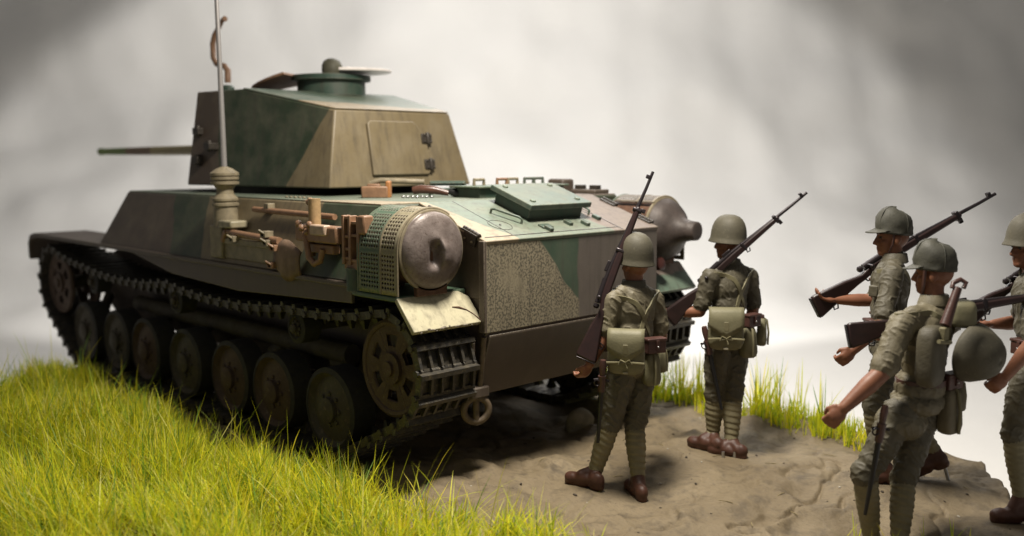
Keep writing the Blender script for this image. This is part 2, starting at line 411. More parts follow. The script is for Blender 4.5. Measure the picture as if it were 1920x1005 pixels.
# fenders: a long shelf with a rolled front, then a lower rear shelf that kinks into the mud flap
for s in (-1, 1):
    y0, y1 = sorted((s*.88, s*1.44))
    prof = [(-6.62, 1.02), (-6.66, 1.04), (-6.665, 1.20), (-6.60, 1.285), (-6.48, 1.312), (-.70, 1.300), (-.70, 1.268), (-6.45, 1.275), (-6.60, 1.24), (-6.63, 1.19)]
    part(MB().prism(prof, 1, y0, y1), 'fender', M_BROWN, bevel=.006)
    ys = s*1.405; mbv = MB().prism([(-4.1, 1.268), (-.72, 1.268), (-.72, 1.16), (-2.2, 1.10), (-3.3, 1.14)], 1, *sorted((ys, ys-s*.03)))
    part(mbv, 'side_skirt', M_BROWN, bevel=.006)
    # rear shelf with rounded outer corner
    pts = [(-.74, s*.886), (-.19, s*.886), (-.19, s*1.445), (-.62, s*1.445)]
    for k in range(1, 6):
        a = math.pi/2*k/5; pts.append((-.62-.12*math.sin(a), s*(1.325+.12*math.cos(a))))
    pts = pts if s > 0 else pts[::-1]
    part(MB().prism(pts, 2, 1.222, 1.258), 'rear_fender', M_GREEN, bevel=.010)
    # mud flap
    T = Matrix.Translation((-.19, 0, 1.252)) @ Matrix.Rotation(math.atan2(.190, .166), 4, 'Y')
    L = .252
    pl = [(0, s*.955), (.05, s*.892), (L, s*.886), (L, s*1.446), (0, s*1.446)]
    pl = pl[::-1] if s > 0 else pl
    mb = MB(); mb.T = T; mb.prism(pl, 2, -.032, 0)
    fl = part(mb, 'mud_flap', M_FLAP if s < 0 else camo('flap_green_paint', (.10, .15, .11), [((0, 0, 1), 1.19, (.26, .20, .17), .1)], .5, .2), bevel=.005)
    if s < 0:
        mb = MB(); mb.T = T; mb.tube([(.115, -1.07, .001), (.125, -1.02, .003), (.15, -.97, .002), (.185, -.935, .002), (.25, -.895, .001)], [.004, .007, .004, .003, .006], 6)
        part(mb, 'crack', M_RUST2, fl, 0)
        mb = MB(); mb.T = T
        rr = random.Random(3)
        for k in range(26):
            yy = -1.43+.53*k/26; mb.ell((L-.002+rr.uniform(-.006, .004), yy, -.012+rr.uniform(-.012, .012)), (rr.uniform(.004, .010), rr.uniform(.008, .02), rr.uniform(.004, .010)), 6, 4)
        part(mb, 'chipped_edge', basic('chipped_edge', (.22, .19, .15), .8), fl, 0)
# mufflers
def muffler(s):
    yc, zc = s*1.195, 1.530
    root = part(MB().lathe([(.225, 0), (.225, .50)], (-.62, yc, zc), (1, 0, 0), 40), 'muffler', M_RUST2, bevel=.01, smooth=.8)
    mb = MB()
    if s < 0:
        prof = [(.228, -.02), (.246, .0), (.246, .014), (.236, .026), (.222, .056), (.196, .090), (.160, .118), (.115, .140), (.07, .153), (.03, .158), (.001, .159)]
    else:
        prof = [(.228, -.02), (.246, .0), (.246, .014), (.236, .03), (.222, .06), (.190, .10), (.150, .130), (.115, .16), (.090, .20), (.078, .25), (.072, .31), (.060, .315), (.03, .317), (.001, .317)]
    c0 = V((-.165, yc, zc))
    if s < 0:
        prof = [(.228, -.02), (.246, .0), (.246, .014)]+[(.240*math.cos(t), .014+.080*math.sin(t)) for t in [math.pi/2*k/40 for k in range(40)]]+[(.0008, .094)]
    mb.lathe(prof, c0, (1, 0, 0), 110 if s < 0 else 64, cap=False)
    if s < 0:         # sheet pinched into a sharp upright fold beside a hollow
        out = []
        for p in mb.v:
            p = V(p); y, z = p.y-yc, p.z-zc
            vz = math.exp(-((z+.02)/.075)**4)
            y += .010; side = 1/(1+math.exp(-(y-.012)/.0030))                     # 0 left of the fold, 1 right of it
            hollow = math.exp(-((y+.018)/.040)**2)*(1-side); crest = math.exp(-((y-.012)/.075)**2)*side
            up_sw = math.exp(-((z-.055)/.05)**2)*math.exp(-(y/.05)**2)
            p.x += vz*(-.050*hollow+.034*crest)+.010*up_sw+.005*noise.noise(p*9)
            out.append(tuple(p))
        mb.v = out
    part(mb, 'end_dome', M_RUST if s < 0 else basic('dark_rusted_steel', (.075, .058, .05), .55, .3, 9, .1, .2, 45), root, 0, smooth=3.14)
    mb = MB(); mb.lathe([(.252, 0), (.256, .004), (.256, .022), (.25, .026), (.24, .026), (.24, 0)], (-.176, yc, zc), (1, 0, 0), 56, cap=False)
    part(mb, 'dome_rim', M_TANK, root, 0, smooth=.6)
    for xx in (-.60, -.17):
        mb = MB().box((xx-.02, yc-.12, 1.25), (xx+.02, yc+.12, 1.36)); part(mb, 'cradle', M_RUST2, root, .006)
    # perforated guard: arch from hull side over the top and straight down the outside
    Rg = .262; path = []
    for k in range(15): 
        a = math.radians(125-125*k/14); path.append((yc+s*Rg*math.cos(a), zc+Rg*math.sin(a)))
    zz = zc; path += [(yc+s*Rg, zc-.022*k) for k in range(1, 13)]
    # resample
    P = [V((a, b)) for a, b in path]; acc = [0]
    for i in range(1, len(P)): acc.append(acc[-1]+(P[i]-P[i-1]).length)
    Ltot = acc[-1]; nrow = 30; ncol = 15; x0, x1 = -.565, -.165
    def S(u):
        for i in range(1, len(P)):
            if acc[i] >= u-1e-9: t = (u-acc[i-1])/(acc[i]-acc[i-1]); return P[i-1].lerp(P[i], t)
        return P[-1]
    mb = MB()
    solid_r = {0, 10, 20, 29}; solid_c = {0, 8, 14}
    hx = (x1-x0)/ncol; hu = Ltot/nrow
    def W(cx_, ru): q = S(min(Ltot, max(0, ru*hu))); return (x0+cx_*hx, q.x, q.y)
    for r in range(nrow):
        for c in range(ncol):
            q = [W(c, r), W(c+1, r), W(c+1, r+1), W(c, r+1)]
            if r in solid_r or c in solid_c: mb.add(q, [(0, 1, 2, 3)]); continue
            e = .07
            dm = [W(c+.5, r+e), W(c+1-e, r+.5), W(c+.5, r+1-e), W(c+e, r+.5)]
            md = [W(c+.5, r), W(c+1, r+.5), W(c+.5, r+1), W(c, r+.5)]
            vs_ = q+dm+md
            mb.add(vs_, [(0, 8, 4, 7, 11), (8, 1, 9, 5, 4), (9, 2, 10, 6, 5), (10, 3, 11, 7, 6)])
    o = part(mb, 'perforated_guard', M_GUARD if s < 0 else M_BROWN, root, 0, smooth=.5)
    so = o.modifiers.new('thick', 'SOLIDIFY'); so.thickness = .004; so.offset = 0
    for xx in (x0, -.33, x1):
        mb = MB(); pr = [S(Ltot*k/24) for k in range(25)]
        mb.tube([(xx, p.x, p.y) for p in pr], .008, 6); part(mb, 'guard_rib', M_TANK if xx > -.4 else M_GREEN, root, 0, smooth=1)
    return root
muffler(-1); muffler(1)
mb = MB().lathe([(.045, 0), (.05, .02), (.05, .06), (.035, .07)], (-.10, 1.00, 1.27), (1, 0, .2), 16); part(mb, 'tail_lamp', M_DEBRIS, None, 0, smooth=.6)

# turret
TB = [(-1.93, .74, 1.84), (-3.80, 1.0, 1.84), (-4.45, .60, 1.84)]
TT = [(-2.05, .593, 2.478), (-3.12, .80, 2.682), (-3.72, .90, 2.682), (-4.25, .52, 2.66)]
def turret_body():
    b = [(-1.934, -.737, 1.862), (-3.78, -.998, 1.862), (-4.44, -.60, 1.862), (-4.44, .60, 1.862), (-3.78, .998, 1.862), (-1.934, .737, 1.862)]
    t = [(-2.05, -.593, 2.478), (-3.12, -.805, 2.682), (-3.72, -.90, 2.682), (-4.22, -.52, 2.66), (-4.22, .52, 2.66), (-3.72, .90, 2.682), (-3.12, .805, 2.682), (-2.05, .593, 2.478)]
    v = b+t
    f = [(5, 4, 3, 2, 1, 0), (0, 1, 8, 7, 6), (1, 2, 9, 8), (2, 3, 10, 9), (3, 4, 11, 10), (4, 5, 13, 12, 11), (5, 0, 6, 13), (6, 7, 12, 13), (7, 8, 9, 10, 11, 12)]
    return MB().add(v, f)
turret = part(turret_body(), 'turret', M_TURRET, bevel=.014, seg=3)
part(MB().lathe([(.86, 0), (.86, .075)], (-3.1, 0, 1.795), (0, 0, 1), 48), 'turret_ring', M_DARK, turret, 0, smooth=.6)
# roof: thin plate, slightly proud rim along rear edge
SLr = math.atan2(2.682-2.478, 3.12-2.05)
mb = MB().hexa([(-3.10, -.80, 2.680), (-2.06, -.590, 2.482), (-2.06, .590, 2.482), (-3.10, .80, 2.680)], [(-3.10, -.798, 2.692), (-2.045, -.586, 2.490), (-2.045, .586, 2.490), (-3.10, .798, 2.692)])
part(mb, 'roof_plate', camo('roof_paint', (.09, .125, .092), [((1, -.2, 0), -2.33, (.27, .21, .13), .25)], .36, .3), turret, .004)
# rear hatch, tilted with the rear wall
nrm = V((2.478-1.84, 0, 2.05-1.93)).normalized(); upv = V((-(2.05-1.93), 0, 2.478-1.84)).normalized()
TR = Matrix((nrm, V((0, 1, 0)), upv)).transposed().to_4x4(); TR.translation = V((-1.93, 0, 1.84))
def rmb():
    mb = MB(); mb.T = TR; return mb
hatch = part(rmb().prism([(-.315, .115), (.26, .115), (.285, .14), (.285, .42), (.20, .53), (.16, .565), (-.285, .565), (-.315, .54)], 0, -.01, .028), 'rear_hatch', M_TURRET, turret, .010, seg=3)
for hz in (.20, .42):
    mb = rmb(); mb.cbox((.026, .275, hz), (.014, .055, .042)); mb.cyl((.040, .285, hz-.05), (.040, .285, hz+.05), .017, seg=10)
    for q in (-.028, .028): mb.ell((.040, .25, hz+q), (.012, .012, .012), 8, 6); mb.ell((.036, .318, hz+q), (.012, .012, .012), 8, 6)
    part(mb, 'hinge', M_HINGE, turret, .005)
# cupola
CC = V((-3.20, .16, 2.660))
part(MB().lathe([(.31, 0), (.31, .13), (.36, .14), (.36, .185), (.29, .19)], CC, (0, 0, 1), 40), 'cupola', M_DGREEN, turret, 0, smooth=.6)
def half_lid(hinge, direction, tilt, mat, name='cupola_lid'):
    mb = MB(); r = .38; d = V(direction).normalized(); side = V((0, 0, 1)).cross(d)
    poly = [(0, -r)]+[(r*math.sin(a)*1.25, -r*math.cos(a)) for a in [math.pi*k/14 for k in range(1, 14)]]+[(0, r)]
    mb.T = Matrix.Translation(hinge) @ Matrix((d, side, V((0, 0, 1)))).transposed().to_4x4() @ Matrix.Rotation(-tilt, 4, 'Y')
    mb.prism(poly, 2, -.012, .012)
    for (a, b) in ((.08, -.18), (.08, .18), (.22, -.08), (.22, .1), (.15, 0)): mb.lathe([(.016, .012), (.016, .03), (.008, .036)], (a, b, 0), (0, 0, 1), 8)
    return part(mb, name, mat, turret, .004)
half_lid(CC+HR*.08+V((0, 0, .222)), HR+HF*.15, .02, basic('pale_primer', (.78, .72, .68), .4, .15, 10))
half_lid(CC-HR*.28+V((0, 0, .185)), -HR+HF*.2, -.26, M_TAN)
mb = MB().lathe([(.085, 0), (.095, .05), (.095, .10), (.075, .145), (.035, .165), (.001, .17)], CC+V((0, 0, .185))+HF*.05, (0, 0, 1), 20, cap=False)
part(mb, 'sight_dome', basic('olive_fitting', (.09, .085, .055), .6), turret, 0, smooth=3.1)
# gun
mb = MB().lathe([(.10, 0), (.10, .25), (.075, .27), (.068, .9), (.056, .92), (.050, 2.2), (.040, 3.72), (.046, 3.73), (.046, 3.80), (.025, 3.81), (.025, 3.6)], (-4.40, 0, 2.185), (-1, 0, 0), 24)
part(mb, 'gun_barrel', camo('gun_paint', (.12, .17, .05), [((1, 0, 0), -7.35, (.14, .09, .05), .05), ((1, 0, 0), -6.65, (.27, .22, .10), .05)], .5, .1), turret, 0, smooth=.6)
part(MB().hexa([(-4.40, -.42, 1.95), (-4.40, .42, 1.95), (-4.62, .30, 2.0), (-4.62, -.30, 2.0)][::-1], [(-4.28, -.42, 2.45), (-4.28, .42, 2.45), (-4.58, .30, 2.38), (-4.58, -.30, 2.38)][::-1]), 'mantlet', M_BROWN, turret, .02)
for (px, py) in ((375, 246), (396, 274), (374, 300)):
    q = at(px, py, 8.62); t = (q.x+3.78)/(3.78-1.93); z = q.z; k = (z-1.84)/(2.682-1.84)
    ysurf = -(1.0-.1*k)+.02
    # slide along the ray to the turret wall
    d = (q-CAM); lam = (ysurf-CAM.y)/d.y; q = CAM+d*lam
    mb = MB(); mb.cbox(q, (.05, .05, .03)); mb.cyl(q+V((0, -.02, -.05)), q+V((0, -.02, .05)), .028, seg=10); part(mb, 'port_hinge', M_HINGE, turret, .006)
# bent brown rod with its base on the roof, front edge beading
bp = V((-3.95, -.50, 2.668))
rod = [bp+V((0, 0, .06)), bp+V((0, 0, .16))]
def rp(px, py): 
    d = FW+RT*((px-IW/2)/FPX)-UP*((py-IH/2)/FPX); return CAM+d*((bp.y-CAM.y)/d.y)
pts = [rp(427, 155), rp(427, 132), rp(421, 124), rp(406, 120), rp(400, 108), rp(399, 82), rp(402, 66), rp(411, 50), rp(417, 38), rp(422, 35)]
part(MB().tube(pts, [.030, .030, .028, .026, .026, .026, .024, .022, .020, .026], 10), 'bent_rod', M_TAN, turret, 0, smooth=1.2)
q = rp(427, 152); mb = MB(); mb.lathe([(.06, 0), (.06, .09), (.045, .11)], V((q.x, q.y, 2.66)), (0, 0, 1), 14); part(mb, 'rod_base', M_DGREEN, turret, 0, smooth=.6)
for px in (399, 404, 410, 436, 442, 448):
    q = rp(px, 164); mb = MB(); mb.lathe([(.022, 0), (.022, .05), (.012, .065)], V((q.x, q.y, 2.655)), (0, 0, 1), 8); part(mb, 'roof_bolt', M_DGREEN, turret, 0)
# antenna
AX = V((-2.47, -1.335, 0))
ant = part(MB().cbox((AX.x, AX.y-.02, 1.46), (.095, .075, .125)), 'antenna_mount', M_TANK, None, .012)
part(MB().cbox((AX.x+.16, AX.y-.03, 1.60), (.10, .075, .028)), 'mount_bracket', M_KHAKI, ant, .012)
part(MB().cbox((AX.x+.02, AX.y+.10, 1.52), (.10, .05, .05)), 'mount_bracket', M_TANK, ant, .008)
prof = [(.098, 1.57), (.095, 1.60), (.088, 1.73), (.102, 1.735), (.102, 1.752), (.088, 1.758), (.088, 1.768), (.098, 1.774), (.098, 1.79), (.066, 1.825), (.062, 1.86), (.088, 1.895), (.108, 1.90), (.108, 1.918), (.096, 1.922), (.096, 1.932), (.108, 1.937), (.108, 1.955), (.097, 1.96), (.110, 1.967), (.110, 1.985), (.06, 2.02), (.022, 2.035), (.022, 2.06)]
part(MB().lathe(prof, (AX.x, AX.y, 0), (0, 0, 1), 28), 'antenna_insulator', M_TANK, ant, 0, smooth=.5)
part(MB().tube([(AX.x, AX.y, 2.03), (AX.x-.01, AX.y, 2.8), (AX.x-.035, AX.y, 3.9), (AX.x-.06, AX.y, 4.6)], [.024, .019, .015, .010], 10), 'antenna_whip', M_WHIP, ant, 0, smooth=1)
part(MB().ell((AX.x+.01, AX.y-.03, 1.325), (.045, .02, .045), 12, 8), 'mount_bolt', M_RUST2, ant, 0, smooth=2)
# tools strapped along the hull wall (y just outside it)
def wy(z): return -(1.41-.21*(z-1.30)/.49)        # wall surface
yt = -1.385
part(MB().cyl((-2.15, wy(1.69)-.03, 1.715), (-1.08, wy(1.69)-.03, 1.700), .021, seg=10), 'long_bar', M_TAN, None, 0, smooth=.8)
part(MB().cbox((-1.95, wy(1.7)-.02, 1.73), (.03, .03, .035)), 'bar_clamp', M_TANK, None, .005)
sh = part(MB().cyl((-2.30, yt-.03, 1.545), (-1.56, yt-.03, 1.515), .022, .028, 10), 'shovel_handle', M_TAN, None, 0, smooth=.8)
part(MB().tube([(-2.36, yt-.03, 1.47), (-2.33, yt-.03, 1.53), (-2.30, yt-.03, 1.545)], .03, 8), 'handle_grip', M_TAN, sh, 0, smooth=1)
mb = MB(); n = 9
vs = []; 
for i in range(n+1):
    t = i/n; xx = -1.62+.36*t; hw = .03+.11*math.sin(min(1, t*2.2)*math.pi/2)*(1-.55*max(0, t-.6)/.4)
    for k in range(7):
        u = -1+2*k/6; vs.append((xx, yt-.05-.022*math.sqrt(max(0, 1-u*u))*min(1, t*3), 1.40+hw*u*1.05-.02*t))
fs = [(i*7+k, i*7+k+1, (i+1)*7+k+1, (i+1)*7+k) for i in range(n) for k in range(6)]
o = part(mb.add(vs, fs), 'shovel_blade', basic('pinkish_brown_paint', (.20, .13, .085), .6, .25, 10), sh, 0, smooth=2)
o.modifiers.new('thick', 'SOLIDIFY').thickness = .014
part(MB().cbox((-1.95, yt-.02, 1.475), (.42, .022, .022)), 'tool_rail', M_TANK, None, .006)
part(MB().cbox((-1.98, yt+.0, 1.40), (.46, .02, .06)), 'tool_board', M_TANK, None, .006)
for xx, zz in ((-2.16, 1.50), (-1.68, 1.50), (-1.70, 1.56), (-1.58, 1.47), (-1.62, 1.345)):
    mb = MB(); mb.cbox((xx, yt-.05, zz), (.035, .035, .022)); mb.cyl((xx, yt-.085, zz), (xx, yt-.055, zz), .020, seg=8); mb.tube([(xx-.03, yt-.075, zz), (xx, yt-.11, zz+.03), (xx+.03, yt-.075, zz)], .009, 6)
    part(mb, 'tool_clamp', M_TAN if xx > -1.65 else M_TANK, None, .004)
# screw jack in its frame
jk = part(MB().cbox((-1.00, yt-.05, 1.60), (.24, .055, .055)), 'screw_jack', M_TAN, None, .012)
part(MB().cyl((-1.085, yt-.045, 1.60), (-1.085, yt-.045, 1.83), .042, seg=16), 'jack_screw', basic('tan_worn', (.36, .24, .12), .5), jk, 0, smooth=.8)
part(MB().tube([(-1.19, yt-.02, 1.80), (-1.17, yt-.02, 1.81), (-1.13, yt-.02, 1.79), (-1.12, yt-.02, 1.70), (-1.14, yt-.02, 1.64)], .026, 8), 'jack_hook', M_TAN, jk, 0, smooth=1)
part(MB().tube([(-1.16, yt-.09, 1.63), (-1.11, yt-.10, 1.56), (-1.08, yt-.10, 1.44), (-1.03, yt-.09, 1.40), (-.98, yt-.08, 1.42), (-.96, yt-.07, 1.50)], .022, 8), 'jack_strap', M_TAN, jk, 0, smooth=1)
part(MB().cbox((-.94, yt-.10, 1.63), (.085, .03, .035)), 'jack_pawl', basic('pale_tan', (.5, .36, .26), .35), jk, .01)
part(MB().box((-1.18, yt-.03, 1.565), (-.84, -1.24, 1.625)), 'jack_bracket', M_TANK, jk, .006)
part(MB().cbox((-1.02, yt-.03, 1.50), (.16, .03, .03)), 'jack_foot', M_TAN, jk, .008)
for k in range(4):
    part(MB().ell((-1.20+.05*k, yt-.10-.01*(k % 2), 1.66-.025*(k % 3)), (.026, .022, .026), 8, 6), 'jack_knob', M_TAN, jk, 0, smooth=2)
part(MB().prism([(-1.22, 1.49), (-1.12, 1.44), (-1.10, 1.62), (-1.22, 1.60)], 1, yt-.05, yt-.02), 'jack_plate', M_RUST2, jk, .006)
# ladder-like bracket standing on the rear fender
br = part(MB().box((-.735, -1.445, 1.39), (-.56, -1.385, 1.45)), 'jack_block', M_TAN, None, .008)
for xx in (-.725, -.655, -.565): part(MB().box((xx-.013, -1.46, 1.42), (xx+.013, -1.40, 1.735)), 'block_rail', M_TAN, br, .005)
for xx, zz in ((-.69, 1.72), (-.61, 1.69), (-.69, 1.60), (-.61, 1.61), (-.69, 1.52), (-.69, 1.46), (-.61, 1.45)): part(MB().cbox((xx, -1.43, zz), (.045, .022, .010)), 'block_rung', M_TAN, br, .004)
part(MB().box((-.725, -1.405, 1.42), (-.565, -1.385, 1.72)), 'block_back', M_RUST2, br, .003)
part(MB().cbox((-.53, -1.42, 1.68), (.035, .04, .06)), 'block_lug', M_TAN, br, .012)
part(MB().cyl((-.66, -1.41, 1.25), (-.66, -1.41, 1.40), .06, seg=14), 'block_post', M_DGREEN, br, 0, smooth=.7)
# fittings on the deck roof behind the turret
def dp(px, py, z=1.80):
    d = FW+RT*((px-IW/2)/FPX)-UP*((py-IH/2)/FPX); return CAM+d*((z-CAM.z)/d.z)
def rb(c, u, w_, h, mat, name, parent=None, rz=0, bev=.01):
    mb = MB(); mb.T = Matrix.Translation(c) @ Matrix.Rotation(rz, 4, 'Z'); mb.box((-u, -w_, -.004), (u, w_, h)); return part(mb, name, mat, parent, bev)
rz0 = math.atan2(HR.y, HR.x)
b = V((-1.50, -.62, 1.80)); 
blk = rb(b, .10, .06, .085, M_TAN, 'bracket_block', None, rz0); rb(b+HR*.10, .018, .05, .125, basic('orange_tan', (.42, .18, .06), .5), 'bracket_ear', blk, rz0)
rb(b-HR*.03+HF*.14+V((0, 0, .0)), .05, .03, .10, M_TAN, 'bracket_foot', blk, rz0)
part(MB().tube([b-HR*.06+HF*.16+V((0, 0, .10)), b+HR*.02+HF*.16+V((0, 0, .125)), b+HR*.35+HF*.20+V((0, 0, .11))], .022, 8), 'bracket_bar', M_TANK, blk, 0, smooth=1)
c = b+HR*.40+HF*.22
frm = part(MB().tube([c+V((0, 0, 0)), c+V((0, 0, .10)), c+HR*.26+V((0, 0, .10)), c+HR*.27+V((0, 0, 0))], .020, 4), 'lifting_frame', M_DGREEN, None, 0)
part(MB().tube([c+HR*.02+V((0, 0, .06)), c+HR*.10+V((0, 0, .05)), c+HR*.26+V((0, 0, .06))], .014, 6), 'frame_rail', M_DGREEN, frm, 0)
c = b+HR*.28+HF*.02
pk = part(MB().tube([c+V((0, 0, .05)), c+HR*.06+V((0, 0, .062)), c+HR*.16+V((0, 0, .055)), c+HR*.27+V((0, 0, .03))], [.030, .034, .032, .02], 10), 'wooden_handle', basic('dark_wood_gloss', (.10, .045, .03), .25), None, 0, smooth=1)
part(MB().tube([c+HR*(.27+.04*k)+V((0, 0, .034-.006*k+.012*abs(k-3)/3)) for k in range(6)], [.022, .034, .036, .036, .032, .02], 10), 'coiled_cable', basic('black_cable', (.015, .015, .015), .3), None, 0, smooth=1)
rr = random.Random(5)
for k in range(7):
    q = b+HR*(.22+.035*k)-HF*(.10+.02*(k % 2)); part(MB().ell(q+V((0, 0, .008)), (.015, .015, .012), 8, 5), 'nut', M_STEEL, None, 0, smooth=2)
for k in range(6):
    q = V((-2.0+.06*k, -1.08, 1.80)); part(MB().ell(q+V((0, 0, .006)), (.016, .012, .009), 8, 5), 'bolt_head', M_TANK, None, 0, smooth=2)
# long ventilator hood across the deck
vent = part(MB().box((-1.10, -.18, 1.795), (-.82, .74, 1.872)), 'ventilator_hood', M_DGREEN, None, .008)
part(MB().box((-1.13, -.21, 1.872), (-.79, .77, 1.886)), 'hood_roof', M_GREEN, vent, .004)
part(MB().box((-.826, .02, 1.80), (-.812, .14, 1.866)), 'hood_rib', M_GREEN, vent, .004)
for yy, mat in ((-.02, M_TANK), (.22, M_TAN), (.34, M_TANK), (.52, M_DGREEN), (.63, M_DGREEN)):
    mb = MB(); c = V((-1.0, yy, 1.886)); mb.tube([c+V((0, -.05, 0)), c+V((0, -.05, .045)), c+V((0, .05, .045)), c+V((0, .05, 0))], .013, 6); part(mb, 'hood_handle', mat, vent, 0)
part(MB().cbox((-1.05, .95, 1.86), (.09, .07, .06)), 'deck_box', M_BROWN, None, .02)
part(MB().box((-1.6, .98, 1.80), (-.70, 1.16, 1.835)), 'deck_rail', M_BROWN, None, .01)
for k in range(5): part(MB().cbox((-1.4+.16*k, 1.05, 1.85), (.04, .03, .02)), 'rail_clip', M_HINGE, None, .006)
# tow shackle, drop rods
SX, SY, SZ = -.10, -.865, .475
part(MB().cyl((-.02, -.885, .96), (-.085, -.868, .60), .018, seg=8), 'drop_rod', M_RUSTY, None, 0, smooth=.8)
part(MB().cyl((-.06, -.945, .93), (-.10, -.915, .62), .014, seg=8), 'drop_rod', M_BROWN, None, 0, smooth=.8)
shk = part(MB().cbox((SX, SY-.02, .595), (.05, .075, .035)), 'shackle_bracket', M_BROWN, None, .01)
yaw_s = math.radians(25)
def sk(a, r): 
    u = V((math.sin(yaw_s), math.cos(yaw_s), 0)); return V((SX, SY-.02, SZ))+u*(math.cos(a)*r*1.05)+V((0, 0, 1))*(math.sin(a)*r)
part(MB().tube([sk(2*math.pi*k/28, .080) for k in range(28)], .024, 10, True), 'tow_ring', M_RUSTY, shk, 0, smooth=1)
part(MB().cyl(sk(math.pi/2, .11), sk(-math.pi/2, .10), .022, seg=10), 'ring_pin', M_RUSTY, shk, 0, smooth=1)
part(MB().cbox((-.12, .80, .585), (.05, .075, .035)), 'shackle_bracket', M_BROWN, None, .01)

# running gear
def wheel_mesh(r, w_, style):
    mb = MB(); mb.mi = 0
    mb.lathe([(r-.035, -w_/2), (r, -w_/2+.012), (r, w_/2-.012), (r-.035, w_/2)], (0, 0, 0), (0, 1, 0), 40, cap=False)
    me_t = mb.mesh('tyre', M_RUBBER, .7)
    mb = MB()
    mb.lathe([(r-.032, -w_/2+.004), (r-.05, -w_/2+.03), (r*.78, -w_/2+.045), (r*.45, -w_/2+.02), (r*.30, -w_/2+.012), (r*.30, -w_/2-.02), (r*.22, -w_/2-.03), (.001, -w_/2-.032)], (0, 0, 0), (0, 1, 0), 40, cap=False)
    mb.lathe([(r-.032, w_/2-.004), (r*.8, w_/2-.05), (.001, w_/2-.05)], (0, 0, 0), (0, 1, 0), 40, cap=False)
    for k in range(8):
        a = 2*math.pi*k/8; mb.lathe([(.016, 0), (.016, .014), (.006, .018)], (r*.38*math.cos(a), -w_/2+.018, r*.38*math.sin(a)), (0, -1, 0), 6)
    me_d = mb.mesh('disc', M_WHEELB if style else M_WHEEL, .6)
    return me_t, me_d
def put(name, me, parent, loc=None, rot=None):
    o = bpy.data.objects.new(name, me); COL.objects.link(o); o.parent = parent
    if parent is tank: o.matrix_parent_inverse = Matrix.Translation(-TO)
    if loc is not None: o.location = loc
    if rot is not None: o.rotation_euler = rot
    return o
RW = [wheel_mesh(.295, .20, 0), wheel_mesh(.295, .20, 1)]; RR = wheel_mesh(.115, .16, 0)
WX = [-1.126, -1.87, -2.53, -3.296, -4.075, -4.72, -5.477]
def hub(parent_loc, s, name): 
    e = bpy.data.objects.new(name, None)
    return e
for s in (-1, 1):
    fl = (0, 0, 0 if s < 0 else math.pi)
    for i, x in enumerate(WX):
        d = put('road_wheel', RW[1 if i in (1, 2, 4) else 0][1], tank, (x, s*1.235, .365), fl); put('tyre', RW[0][0], d)
        a = MB().cyl((x, s*1.20, .365), (x+.30*(1 if i in (0, 2, 5) else -1), s*.95, .66), .055, .05, 12); part(a, 'suspension_arm', M_WHEEL, None, 0, smooth=.8)
    for x in (-1.547, -3.449, -5.25):
        d = put('return_roller', RR[1], tank, (x, s*1.24, .885), fl); put('tyre', RR[0], d)
        part(MB().cyl((x, s*1.2, .885), (x, s*.87, .885), .04, seg=10), 'roller_axle', M_WHEEL, None, 0, smooth=.8)
    part(MB().box((-1.58, min(s*1.02, s*1.0), .55), (-1.40, max(s*1.12, s*.86), .70)), 'bump_stop', M_WHEEL, None, .02)
    part(MB().cyl((-4.9, s*1.0, .68), (-1.3, s*1.0, .68), .075, seg=16), 'spring_housing', M_WHEEL, None, 0, smooth=.8)
    # idler with openings and front sprocket
    for x, z, r, nm in ((-.42, .765, .30, 'idler_wheel'), (-6.12, .80, .30, 'drive_sprocket')):
        mb = MB(); ns_ = 6
        yo = s*1.30; yi = s*1.03
        for y_ in (yo, yi):
            inner, outer = r*.30, r*.98
            def ringpt(a, rr, dy=0): return (x+rr*math.cos(a), y_+dy, z+rr*math.sin(a))
            seg = 48; rad = [inner, r*.48, r*.76, outer]
            for side in (-.014, .014):
                vs = []; fs = []
                for rr_ in rad:
                    for k in range(seg): vs.append(ringpt(2*math.pi*k/seg, rr_, side))
                for j in range(3):
                    for k in range(seg):
                        if j == 1 and (k % 8) in (2, 3, 4, 5): continue
                        fs.append((j*seg+k, j*seg+(k+1) % seg, (j+1)*seg+(k+1) % seg, (j+1)*seg+k))
                mb.add(vs, fs)
            mb.tube([ringpt(2*math.pi*k/40, outer) for k in range(40)], .028, 8, True)
            mb.tube([ringpt(2*math.pi*k/30, r*.76) for k in range(30)], .014, 6, True)
            for k in range(6):
                a = 2*math.pi*(k*8+.0)/48; mb.tube([ringpt(a, inner), ringpt(a, outer)], .016, 6)
            mb.lathe([(r*.34, -.04), (r*.34, .04)], (x, y_, z), (0, 1, 0), 24)
            mb.lathe([(r*.16, 0), (r*.16, .03)], (x, y_+s*.03, z), (0, s, 0), 16)
        part(mb, nm, M_WHEELB, None, 0, smooth=.6)
        part(MB().cyl((x, s*.87, z), (x, s*1.30, z), .07, seg=14), 'axle', M_WHEEL, None, 0, smooth=.8)
